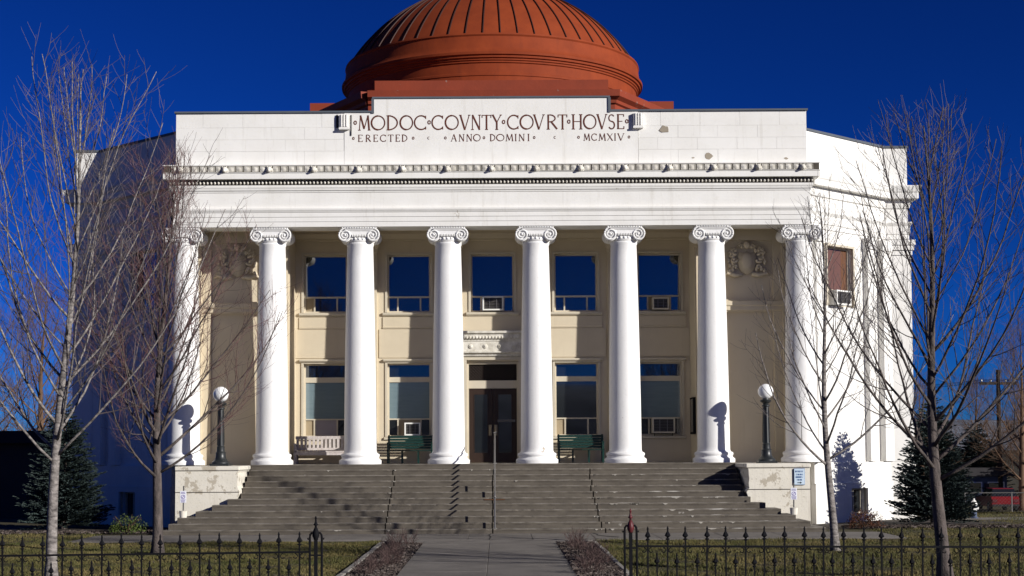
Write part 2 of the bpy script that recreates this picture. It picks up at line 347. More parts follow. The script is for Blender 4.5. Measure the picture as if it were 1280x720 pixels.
tag(lf.build('fallen_leaves', mulch), 'dry brown leaves scattered over the lawn', 'leaves', kind='stuff')
# ================================================================== the courthouse
CB = thing('courthouse', 'white columned courthouse with a red ribbed dome and carved inscription on its parapet', 'courthouse', (-.16, 48, 0))
COLX = [(i - 3.5) * 2.757 for i in range(8)]; BAY = [(i - 2) * 2.757 for i in range(5)]
FL = 1.95                                           # porch floor
# porch floor and podium
MB().box(-7.38, 7.38, -1.0, 2.45, .05, FL - .003).build('porch_floor', steps_m, CB)
# recess back wall with openings
UW, LW = (6.92, 8.84), (2.82, 5.24)
mb = MB(); holes = []
for i, b in enumerate(BAY):
    a = b + 6.5; holes.append((a - .715, a + .715, *UW))
    holes.append((a - .855, a + .855, FL, 5.28) if i == 2 else (a - .715, a + .715, *LW))
wall(mb, (-6.5, 2.5), (1, 0), 13, FL - .02, 9.75, holes, .3)
wall(mb, (-6.5, 1.0), (0, 1), 1.5, FL - .02, 9.75, [], 0)
wall(mb, (6.5, 2.5), (0, -1), 1.5, FL - .02, 9.75, [], 0)
mb.build('recess_wall', cream, CB)
# end bay walls with sunk panel and antae
for sx in (-1, 1):
    mb = MB(); L = 3.46; o = (6.5, 1.0) if sx > 0 else (-9.96, 1.0)
    lo = .85 if sx > 0 else .95
    wall(mb, o, (1, 0), L, FL - .02, 9.75, [(lo, lo + 1.66, 2.3, 6.75), (lo, lo + 1.66, 7.15, 9.05)], .12)
    x0 = o[0] + lo; mb.quad((x0, 1.12, 2.3), (x0 + 1.66, 1.12, 2.3), (x0 + 1.66, 1.12, 6.75), (x0, 1.12, 6.75)); mb.quad((x0, 1.12, 7.15), (x0 + 1.66, 1.12, 7.15), (x0 + 1.66, 1.12, 9.05), (x0, 1.12, 9.05))
    ew = mb.build('end_bay_wall', cream, CB)
    MB().sweep([(o[0] + .62, .998), (o[0] + L - .62, .998)], [(0, 6.78), (.05, 6.8), (.05, 6.92), (.09, 6.96), (.09, 7.08), (0, 7.12)]).build('belt_moulding', cream, ew)
    for c in (6.89, 9.65):                           # antae behind the columns
        xa, xb = (c - .36, c + .31) if sx > 0 else (-c - .31, -c + .36)
        MB().box(xa, xb, .87, 1.02, FL, 9.6).build('anta', cream, ew)
        MB().sweep([(xa, 1.0), (xa, .87), (xb, .87), (xb, 1.0)], [(0, 8.82), (.03, 8.86), (.03, 8.98), (.09, 9.06), (.11, 9.18), (0, 9.2)]).build('anta_capital', cream, ew)
    # cartouche
    cxx = x0 + .83; mb = MB(); Z = 8.42
    shield = [(0, -.42), (.16, -.34), (.24, -.18), (.26, .08), (.2, .24), (.08, .2), (0, .27), (-.08, .2), (-.2, .24), (-.26, .08), (-.24, -.18), (-.16, -.34)]
    mb.plate([(cxx + a * 1.12, Z + b * 1.12) for a, b in shield], 1.04, 1.12); mb.ball((cxx, 1.05, Z - .04), .2, .07, .27, 12, 8)
    rn = random.Random(3)
    for q in (-1, 1):
        for (ax_, az_, rr, t0, t1) in ((.38, .30, .13, -2, 5), (.42, .02, .12, -3, 4), (.36, -.25, .12, -1, 6), (.16, .42, .1, 0, 6), (.55, -.36, .10, -2, 4), (.52, .2, .07, 0, 6)):
            P = [(cxx + q * (ax_ + rr * (1 - .09 * k) * math.cos(t0 + (t1 - t0) * k / 11)), 1.04, Z + az_ + rr * (1 - .09 * k) * math.sin(t0 + (t1 - t0) * k / 11)) for k in range(10)]
            mb.tube(P, [.055 - .003 * k for k in range(10)], 6); mb.ball((cxx + q * ax_, 1.02, Z + az_), .05, .05, .05, 7, 5)
        mb.tube([(cxx + q * .15, 1.03, Z - .47), (cxx + q * .4, 1.02, Z - .50), (cxx + q * .62, 1.03, Z - .42), (cxx + q * .72, 1.05, Z - .5)], [.06, .075, .06, .03], 6)
        for k in range(7):
            a = rn.uniform(0, 6.28); mb.ball((cxx + q * rn.uniform(.28, .6), 1.05, Z + rn.uniform(-.4, .42)), .06, .05, .085, 7, 5)
    mb.ball((cxx, 1.02, Z + .48), .12, .09, .12, 9, 6)
    mb.build('cartouche', cream, ew, smooth=True)
# pilasters, spandrels, sills on the back wall
for x in (-4.135, -1.378, 1.378, 4.135):
    pl = MB().box(x - .33, x + .33, 2.37, 2.52, FL, 9.5).build('pilaster', cream, CB)
    MB().sweep([(x - .33, 2.5), (x - .33, 2.37), (x + .33, 2.37), (x + .33, 2.5)], [(0, 8.86), (.03, 8.9), (.03, 9.0), (.1, 9.12), (.1, 9.22), (0, 9.24)]).build('pilaster_capital', cream, pl)
for i, b in enumerate(BAY):
    MB().sweep([(b - .86, 2.498), (b + .86, 2.498)], [(0, 6.78), (.05, 6.80), (.09, 6.84), (.09, 6.905), (0, 6.915)]).build('window_sill', trim, CB)
    if i != 2:
        MB().sweep([(b - .86, 2.498), (b + .86, 2.498)], [(0, 6.38), (.03, 6.385), (.045, 6.43), (.03, 6.44), (.03, 6.76), (0, 6.77)]).build('spandrel_band', cream, CB)
        MB().box(b - .98, b + .98, 2.47, 2.51, 5.42, 6.36).build('spandrel_panel', cream, CB)
        MB().sweep([(b - .84, 2.498), (b + .84, 2.498)], [(0, 5.27), (.06, 5.275), (.11, 5.32), (.11, 5.37), (0, 5.38)]).build('window_head', trim, CB)
        MB().sweep([(b - .82, 2.498), (b + .82, 2.498)], [(0, 2.72), (.07, 2.73), (.07, 2.80), (0, 2.815)]).build('window_sill', trim, CB)
        MB().box(b - .98, b + .98, 2.46, 2.51, FL + .001, FL + .28).build('skirting', cream, CB)
# ceiling and crown
MB().box(-9.9, 9.9, .42, 2.6, 9.62, 9.74).build('porch_ceiling', cream, CB)
MB().sweep([(-6.5, 2.498), (6.5, 2.498)], [(0, 9.28), (.05, 9.3), (.05, 9.36), (.16, 9.5), (.16, 9.61), (0, 9.615)]).build('crown_moulding', cream, CB)
# windows ------------------------------------------------------------
def win_mesh(W, H, bars, mull):                     # bars: (z0,z1), mull: (x, z0, z1)
    f = MB(); t = .055; a = W / 2
    f.box(-a, -a + t, 0, .1, 0, H); f.box(a - t, a, 0, .1, 0, H); f.box(-a + t, a - t, .002, .1, 0, t); f.box(-a + t, a - t, .002, .1, H - t, H)
    for z0, z1 in bars: f.box(-a + t, a - t, .004, .1, z0, z1)
    for x, z0, z1 in mull: f.box(x - .025, x + .025, .006, .1, z0, z1)
    # projecting outer trim
    f.box(-a - .07, -a + .005, -.195, -.11, -.0, H + .07); f.box(a - .005, a + .07, -.195, -.11, 0, H + .07); f.box(-a + .005, a - .005, -.197, -.11, H - .004, H + .07)
    return f
def window(name, W, fr_mesh, panes, loc, rz=0, parent=CB):
    o = put(name, fr_mesh, parent, loc, (0, 0, rz))
    for x0, x1, z0, z1, m in panes: put('pane', pane_mesh(x1 - x0, z1 - z0, m), o, ((x0 + x1) / 2, .05, z0))
    return o
_pm = {}
def pane_mesh(w_, h_, m):
    k = (round(w_, 3), round(h_, 3), m.name)
    if k not in _pm: _pm[k] = MB().box(-w_ / 2, w_ / 2, 0, .012, 0, h_).mesh('pane', m)
    return _pm[k]
ua = .66; UM = win_mesh(1.43, 1.92, [(.49, .545)], [(-.375, .055, .49), (.375, .055, .49)]).mesh('window', trim)
LM = win_mesh(1.43, 2.42, [(1.80, 1.97), (.56, .605)], [(-.375, .055, .56), (.375, .055, .56)]).mesh('window', trim)
for i, b in enumerate(BAY):
    low = [gtan if i == 0 else glass, glass if i != 4 else gtan, glass]
    P = [(-ua, ua, .545, 1.865, glass), (-ua, -.40, .055, .49, low[0]), (-.35, .35, .055, .49, low[1]), (.40, ua, .055, .49, low[2])]
    window('window', 1.43, UM, P, (b, 2.66, 6.92))
    if i != 2:
        mid = {0: board_m, 1: gtan, 3: glass, 4: glass}[i]
        P = [(-ua, ua, 1.97, 2.365, glass), (-ua, ua, .605, 1.80, gblind if i != 3 else glass), (-ua, -.40, .055, .56, gtan if i in (0, 3) else glass), (-.35, .35, .055, .56, mid), (.40, ua, .055, .56, glass)]
        window('window', 1.43, LM, P, (b, 2.66, 2.82))
# door ---------------------------------------------------------------
df = MB(); df.box(-.855, -.79, 2.6, 2.75, FL, 5.27); df.box(.79, .855, 2.6, 2.75, FL, 5.27); df.box(-.79, .79, 2.602, 2.75, 4.40, 4.66); df.box(-.79, .79, 2.602, 2.75, 5.2, 5.27)
for q in (-1, 1): df.box(q * .93 - .075, q * .93 + .075, 2.40, 2.51, FL, 5.33)
df.box(-1.0, 1.0, 2.398, 2.51, 5.33, 5.42)
df = df.build('door_frame', trim, CB)
tr = MB().box(-.79, .79, 2.70, 2.72, 4.66, 5.2).build('transom', dark, df)
lt = MB()
for k in range(-6, 17):
    for sg in (1, -1):
        xa = -.79 + k * .1; a = max(xa, -.79) if True else 0
        # diagonal lattice bar clipped to the transom
        z0, z1 = 4.66, 5.2; x0, x1 = (xa, xa + .54)
        if sg < 0: x0, x1 = x1, x0
        def clip(xa_, za, xb, zb):
            if xa_ < -.785: t = (-.785 - xa_) / (xb - xa_); xa_, za = -.785, za + (zb - za) * t
            if xb < -.785: t = (-.785 - xb) / (xa_ - xb); xb, zb = -.785, zb + (za - zb) * t
            if xa_ > .785: t = (xa_ - .785) / (xa_ - xb); xa_, za = .785, za + (zb - za) * t
            if xb > .785: t = (xb - .785) / (xb - xa_); xb, zb = .785, zb + (za - zb) * t
            return xa_, za, xb, zb
        if max(x0, x1) < -.75 or min(x0, x1) > .75: continue
        q = clip(x0, z0, x1, z1); lt.tube([(q[0], 2.685, q[1]), (q[2], 2.685, q[3])], .009, 4)
tag(lt.build('lattice', wood, df), kind='stuff')
for sx in (-1, 1):
    d = MB(); a, b = (-.785, -.006) if sx < 0 else (.006, .785)
    d.box(a, a + .16, 2.64, 2.70, FL + .01, 4.39); d.box(b - .16, b, 2.64, 2.70, FL + .01, 4.39); d.box(a + .16, b - .16, 2.642, 2.70, FL + .01, FL + .33); d.box(a + .16, b - .16, 2.642, 2.70, 4.2, 4.39)
    for (u0, u1, z0, z1) in ((a + .16, a + .175, FL + .33, 4.2), (b - .175, b - .16, FL + .33, 4.2)): d.box(u0, u1, 2.63, 2.69, z0, z1)
    d = d.build('door', wood, CB)
    MB().box(a + .175, b - .175, 2.665, 2.68, FL + .33, 4.2).build('pane', glass, d)
    hx = -.09 if sx < 0 else .09; hd = MB().bev(hx - .05, hx + .05, 2.62, 2.64, 2.85, 3.2, .004); hd.tube([(hx, 2.61, 2.9), (hx, 2.55, 2.93), (hx, 2.55, 3.12), (hx, 2.61, 3.15)], .014, 6)
    hd.build('door_handle', brass, d)
    if sx > 0: MB().tube([(.17, 2.6, 3.33), (.71, 2.6, 3.33)], .025, 6).box(.15, .73, 2.605, 2.64, 3.29, 3.37).build('push_bar', steel, d)
# over-door hood
hood = MB().sweep([(-.98, 2.5), (-.98, 2.42), (.98, 2.42), (.98, 2.5)], [(0, 5.43), (.05, 5.46), (.07, 5.52), (.16, 5.56), (.16, 5.60), (.10, 5.62), (.10, 5.93), (.13, 5.95), (.13, 5.98), (.2, 6.05), (.2, 6.16), (.28, 6.20), (.28, 6.27), (0, 6.29)]).build('door_hood', orn, CB)
em = MB().ball((0, 0, 0), .045, .045, .055, 8, 5).mesh('egg', orn, True)
for k in range(19): put('egg_moulding', em, hood, (-.95 + k * 1.9 / 18, 2.24, 6.06))
rm = MB().lathe([(.075, 0), (.075, .02), (.05, .035), (.03, .02), (.03, .04), (.012, .05)], 12, axis='y').mesh('rosette', orn, True)
for x in (-.72, -.24, .24, .72): put('rosette', rm, hood, (x, 2.32, 5.77))
# columns -------------------------------------------------------------
sh = [(.52, 2.30), (.505, 2.36)] + [(.505 - .10 * ((z - 2.4) / 6.4) ** 1.5, z) for z in np.linspace(2.45, 8.76, 16)] + [(.425, 8.80), (.425, 8.85), (.41, 8.87)]
shaft_me = MB().lathe(sh, 48).mesh('column', colm, 40)
base_me = MB().lathe([(.655, FL - .001), (.66, FL + .09), (.655, FL + .12), (.63, FL + .14), (.585, FL + .17), (.575, FL + .21), (.60, FL + .235), (.605, FL + .28), (.59, FL + .315), (.55, FL + .33), (.53, FL + .345), (.525, FL + .36)], 48).mesh('column_base', colm, 50)
def capital():
    mb = MB(); zt = 9.33; zc = 9.075; rv = .225; xv = .43
    mb.bev(-.55, .55, -.47, .47, zt - .05, zt - .001, .02)
    mb.sweep([(-.40, .44), (-.40, -.44), (.40, -.44), (.40, .44)][::1], [(-.02, zt - .16), (.02, zt - .12), (.05, zt - .06), (-.02, zt - .05)])
    mb.box(-.40, .40, -.44, .44, zt - .24, zt - .052)
    mb.lathe([(.42, 8.86), (.45, 8.90), (.46, 8.95), (.44, 9.0), (.40, 9.03)], 32)
    for k in range(24):                              # egg and dart ring
        a = 2 * math.pi * k / 24; mb.ball((.455 * math.cos(a), .455 * math.sin(a), 8.965), .03, .03, .045, 6, 4)
    for k in range(9): mb.ball((-.2 + k * .05, -.45, 9.05), .02, .03, .045, 6, 4)
    for k in range(14): mb.ball((-.52 + k * .08, -.475, zt - .028), .024, .02, .02, 6, 4)
    for sx in (-1, 1):
        x = sx * xv
        # bolster, waisted
        mb.lathe([(rv * .93, -.415), (rv * .93, -.36), (rv * .7, -.2), (rv * .62, 0), (rv * .7, .2), (rv * .93, .36), (rv * .93, .415)], 20, (x, 0, zc), True, 'y')
        for sy in (-1, 1):
            P = []; n = 46; tot = 2 * math.pi * 2.25
            for k in range(n):
                t = k / (n - 1); a = math.pi / 2 - sx * tot * t * (1) ; rr = (rv - .014) * (1 - .86 * t)
                P.append((x + rr * math.cos(a), sy * .455, zc + rr * math.sin(a)))
            mb.tube(P, [.030 - .015 * k / n for k in range(n)], 6); mb.ball((x, sy * .44, zc), .042, .05, .042, 8, 5)
    return mb.mesh('column_capital', colm, 45)
cap_me = capital()
for x in COLX:
    c = put('column', shaft_me, CB, (x, 0, 0)); c.rotation_euler = (0, 0, random.uniform(0, 6))
    c.rotation_euler = (0, 0, 0)
    put('column_base', base_me, c); put('column_capital', cap_me, c)
# entablature -----------------------------------------------------------
FX, FY = 9.92, -.50
path = [(-FX, .6), (-FX, FY), (FX, FY), (FX, .6)]
ent = MB().sweep(path, [(-.9, 9.335), (0, 9.335), (0, 9.49), (.018, 9.495), (.018, 9.635), (.036, 9.64), (.036, 9.77), (.05, 9.78), (.085, 9.86), (.085, 9.91), (.0, 9.92), (0, 10.40), (.02, 10.41), (.03, 10.46), (.06, 10.47), (.07, 10.52), (.09, 10.56), (.09, 10.78), (-.9, 10.79)]).build('entablature', white, CB)
MB().box(-FX + .02, FX - .02, .38, .52, 9.335, 9.9).build('architrave_back', cream, ent)
eg = MB()
for k in range(176):
    x = -FX - .05 + k * (2 * FX + .1) / 175; eg.ball((x, FY - .105, 10.70), .036, .05, .052, 6, 4)
for k in range(520): x = -FX + k * 2 * FX / 519; eg.ball((x, FY - .045, 9.83), .011, .04, .028, 4, 2)
tag(eg.build('egg_and_dart', orn, ent, True), kind='stuff')
cor = MB().sweep(path, [(-.5, 10.80), (.26, 10.80), (.26, 10.97), (.285, 10.985), (.285, 11.0), (.24, 11.005), (.24, 11.20), (.27, 11.215), (.27, 11.245), (-.5, 11.26)]).build('cornice', white, CB)
MB().box(-FX - .25, FX + .25, FY - .246, FY - .2, 11.007, 11.2).build('cornice_gutter', recess_m, cor)
MB().box(-FX - .095, FX + .095, FY - .096, FY - .05, 10.63, 10.775).build('dentil_bed', recess_m, ent)
tm = MB(); tm.box(-.088, .088, -.024, .02, 0.014, .178); tm.box(-.088, .088, -.036, -.02, .158, .18)
for k in range(3): tm.lathe([(.07 - .022 * k, 0), (.07 - .022 * k, .010 + .006 * k), (.058 - .022 * k, .013 + .006 * k)], 10, (-.0, -.022, .095), True, 'y')
tm.box(.104, .118, -.028, .02, 0.014, .178)
tile_me = tm.mesh('cornice_tile', orn)
lm = MB(); lm.ball((0, -.05, .10), .085, .10, .10, 10, 7); lm.ball((0, -.14, .06), .045, .055, .045, 8, 5)
for q in (-1, 1): lm.ball((q * .06, -.06, .18), .028, .03, .035, 6, 4); lm.ball((q * .085, -.02, .08), .04, .04, .08, 6, 4)
lion_me = lm.mesh('lion_head', orn, True)
LX = [(i - 7) * 1.3785 for i in range(15)]
for x in LX: put('lion_head', lion_me, cor, (x, FY - .235, 10.985))
for i in range(-1, 15):
    a = LX[i] if i >= 0 else LX[0] - 1.3785
    for k in range(1, 6):
        x = a + k * 1.3785 / 5.6 - .04
        if -FX - .12 < x < FX + .12: put('cornice_tile', tile_me, cor, (x, FY - .245, 11.008))
# parapet, block by block ------------------------------------------------
PY = FY + .06
par = MB().box(-9.83, 9.83, PY + .03, 1.2, 11.20, 12.85).build('parapet', white, CB)
MB().box(-3.62, 3.62, PY + .03, 1.2, 12.85, 13.35).build('parapet_crest', white, par)
rn = random.Random(5)
for (z0, z1, off) in ((11.262, 11.72, 0), (11.725, 12.09, .6), (12.095, 12.47, .2), (12.475, 12.925, .7)):
    for sx in (-1, 1):
        a = 4.60; e = 9.86
        first = True
        while a < e - .02:
            b = min(a + (off if first and off > .3 else 1.24), e);
            if e - b < .3: b = e
            first = False
            x0, x1 = (a, b - .004) if sx > 0 else (-b + .004, -a)
            rec = .0 if z0 < 11.7 else (.006 if z0 < 12.0 else (.012 if z0 < 12.4 else .018))
            MB().bev(x0, x1, PY + rec + rn.uniform(-.002, .002), PY + .2, z0, z1, .0025).build('stone_block', white, par); a = b
def patch(x, z, w_, h_, seed):
    q = random.Random(seed); P = [(x + w_ * math.cos(k * .7) * q.uniform(.6, 1.1), z + h_ * math.sin(k * .7) * q.uniform(.6, 1.1)) for k in range(9)]
    MB().plate(P, PY - .004, PY + .03).build('bare_patch', mat('bare_render', (.36, .31, .24), .9, .4), par)
patch(5.42, 12.36, .17, .14, 3); patch(6.78, 11.50, .15, .12, 6); patch(9.2, 11.42, .07, .04, 2); patch(6.3, 11.45, .06, .03, 9)
pan = MB().plate([(-4.59, 11.262), (4.59, 11.262), (4.59, 12.925), (3.66, 12.925), (3.66, 13.36), (-3.66, 13.36), (-3.66, 12.925), (-4.59, 12.925)], PY - .004, PY + .16).build('inscription_panel', white, CB)
cp = MB()
for a, b, z in ((-9.9, -3.74, 12.93), (3.74, 9.9, 12.93), (-3.72, 3.72, 13.365)): cp.box(a, b, PY - .04, 1.22, z, z + .055)
for q in (-1, 1): cp.box(q * 3.7 - .04, q * 3.7 + .04, PY - .038, 1.2, 12.9, 13.363)
cp.build('coping', coping, CB)
for q in (-1, 1):
    b = MB(); x = q * 4.59; b.box(x - .14, x + .14, PY - .12, PY, 12.44, 12.86); b.box(x - .16, x + .16, PY - .14, PY, 12.38, 12.435)
    for k in range(3): b.tube([(x - .08 + k * .08, PY - .13, 12.47), (x - .08 + k * .08, PY - .13, 12.84)], .024, 6)
    b.build('fluted_bracket', white, CB)
MB().box(-4.84, -4.79, PY - .03, PY, 12.45, 12.86).box(-4.395, -4.365, PY - .03, PY - .003, 12.2, 12.85).build('gutter_stain', iron, CB)  # thin dark strips standing for the gutter stain beside the bracket
# inscription -------------------------------------------------------------
TK, TN = .125, .06                                  # thick and thin stroke as part of the height
def arc(cx, cz, rx, rz, a0, a1, n=14): return [(cx + rx * math.cos(R(a0 + (a1 - a0) * k / n)), cz + rz * math.sin(R(a0 + (a1 - a0) * k / n))) for k in range(n + 1)]
GL = {
 'M': [([(.12, 0), (.2, 1)], TN), ([(.2, 1), (.5, .1)], TK), ([(.5, .1), (.8, 1)], TN), ([(.8, 1), (.9, 0)], TK), ([(.02, .02), (.22, .02)], TN), ([(.8, .02), (1, .02)], TN)],
 'O': [(arc(.5, .5, .46, .46, 90, 270), TK), (arc(.5, .5, .46, .46, -90, 90), TN * 1.5)],
 'D': [([(.18, 0), (.18, 1)], TK), (arc(.18, .5, .74, .47, -90, 90), TK * .8), ([(.05, .03), (.25, .03)], TN), ([(.05, .97), (.25, .97)], TN)],
 'C': [(arc(.55, .5, .5, .46, 48, 312), TK * .85), ([(.9, .96), (.9, .74)], TN), ([(.9, .04), (.9, .24)], TN)],
 'V': [([(.1, 1), (.5, 0)], TK), ([(.5, 0), (.9, 1)], TN), ([(0, .98), (.22, .98)], TN), ([(.8, .98), (1, .98)], TN)],
 'N': [([(.15, 0), (.15, 1)], TN), ([(.15, 1), (.85, 0)], TK), ([(.85, 0), (.85, 1)], TN), ([(.02, .02), (.28, .02)], TN), ([(.72, .98), (.98, .98)], TN)],
 'T': [([(.5, 0), (.5, 1)], TK), ([(.03, .965), (.97, .965)], TN), ([(.05, .98), (.05, .8)], TN), ([(.95, .98), (.95, .8)], TN), ([(.36, .02), (.64, .02)], TN)],
 'Y': [([(.1, 1), (.5, .48)], TK), ([(.9, 1), (.5, .48)], TN), ([(.5, .5), (.5, 0)], TK), ([(.0, .98), (.22, .98)], TN), ([(.8, .98), (1, .98)], TN), ([(.36, .02), (.64, .02)], TN)],
 'R': [([(.18, 0), (.18, 1)], TK), (arc(.3, .74, .48, .23, 90, -90), TK * .75), ([(.18, .97), (.3, .97)], TN), ([(.18, .51), (.3, .51)], TN), ([(.45, .5), (.95, .02)], TK), ([(.04, .02), (.32, .02)], TN)],
 'H': [([(.17, 0), (.17, 1)], TK), ([(.83, 0), (.83, 1)], TK), ([(.17, .52), (.83, .52)], TN), ([(.03, .02), (.31, .02)], TN), ([(.69, .02), (.97, .02)], TN), ([(.03, .98), (.31, .98)], TN), ([(.69, .98), (.97, .98)], TN)],
 'S': [(arc(.5, .74, .36, .22, 30, 270, 10), TK * .7), (arc(.5, .27, .4, .25, 90, -150, 10), TK * .8)],
 'E': [([(.2, 0), (.2, 1)], TK), ([(.05, .97), (.92, .97)], TN), ([(.2, .52), (.75, .52)], TN), ([(.05, .03), (.95, .03)], TN), ([(.92, .98), (.92, .83)], TN), ([(.95, .02), (.95, .19)], TN)],
 'A': [([(.1, 0), (.5, 1)], TN), ([(.5, 1), (.9, 0)], TK), ([(.25, .36), (.75, .36)], TN), ([(0, .02), (.2, .02)], TN), ([(.78, .02), (1, .02)], TN)],
 'I': [([(.5, 0), (.5, 1)], TK), ([(.1, .02), (.9, .02)], TN), ([(.1, .98), (.9, .98)], TN)],
 'X': [([(.1, 1), (.9, 0)], TK), ([(.1, 0), (.9, 1)], TN), ([(0, .98), (.22, .98)], TN), ([(.78, .02), (1, .02)], TN)],
 '.': [(arc(.5, .5, .33, .33, 0, 350, 12), .26)],
 '(': [(arc(.5, .5, .33, .33, 60, 300, 10), .18)],
}
def glyph(ch, x0, x1, z0, h, ft=1.0):
    mb = MB(); d = 0
    for pts, t in GL[ch]:
        P = [Vector((x0 + a * (x1 - x0), z0 + b * h)) for a, b in pts]; t = t * h * ft * (1 if ch in '.(' else 1)
        for k in range(len(P)):
            pass
        L_, R_ = [], []
        for k in range(len(P)):
            v = (P[min(k + 1, len(P) - 1)] - P[max(k - 1, 0)]).normalized(); nn = Vector((-v.y, v.x)) * t / 2
            L_.append(P[k] + nn); R_.append(P[k] - nn)
        d += .0004
        for k in range(len(P) - 1):
            q = [R_[k], R_[k + 1], L_[k + 1], L_[k]]
            mb.plate([(a.x, a.y) for a in q], PY - .010 - d, PY - .003)
    mb.build('letter', letm, pan)
px2x = lambda c: ((c / 3.459 + 430) - 614.6) / 1920 * 47.4
row1 = '.MODOC.COVNTY.COVRT.HOVSE.'
ex1 = [(36, 50), (55, 110), (112, 175), (178, 232), (238, 297), (300, 358), (360, 374), (377, 432), (436, 497), (499, 548), (550, 595), (597, 640), (641, 686), (686, 700), (708, 762), (764, 825), (822, 874), (880, 930), (930, 973), (972, 986), (990, 1040), (1042, 1100), (1100, 1148), (1150, 1182), (1188, 1222), (1226, 1240)]
for ch, (a, b) in zip(row1, ex1):
    x0, x1 = px2x(a), px2x(b)
    if ch == '.': glyph(ch, x0 - .01, x1 + .01, 12.53, .16, .8)
    else: glyph(ch, x0, x1, 12.365, .475, .86)
row2 = '.ERECTED.(.ANNO.DOMINI.(.MCMXIV.'
ex2 = [(29, 41), (55, 76), (88, 112), (122, 143), (152, 179), (187, 211), (219, 239), (246, 272), (291, 303), (358, 372), (432, 444), (462, 488), (496, 522), (529, 556), (560, 592), (601, 613), (632, 657), (661, 696), (701, 736), (741, 751), (758, 786), (797, 807), (821, 833), (911, 925), (1015, 1027), (1042, 1072), (1077, 1102), (1108, 1141), (1145, 1172), (1177, 1185), (1191, 1222), (1236, 1248)]
for ch, (a, b) in zip(row2, ex2):
    x0, x1 = px2x(a), px2x(b)
    if ch in '.(': glyph(ch, x0, x1, 12.06, .11, .8)
    else: glyph(ch, x0, x1, 12.005, .225, 1.05)
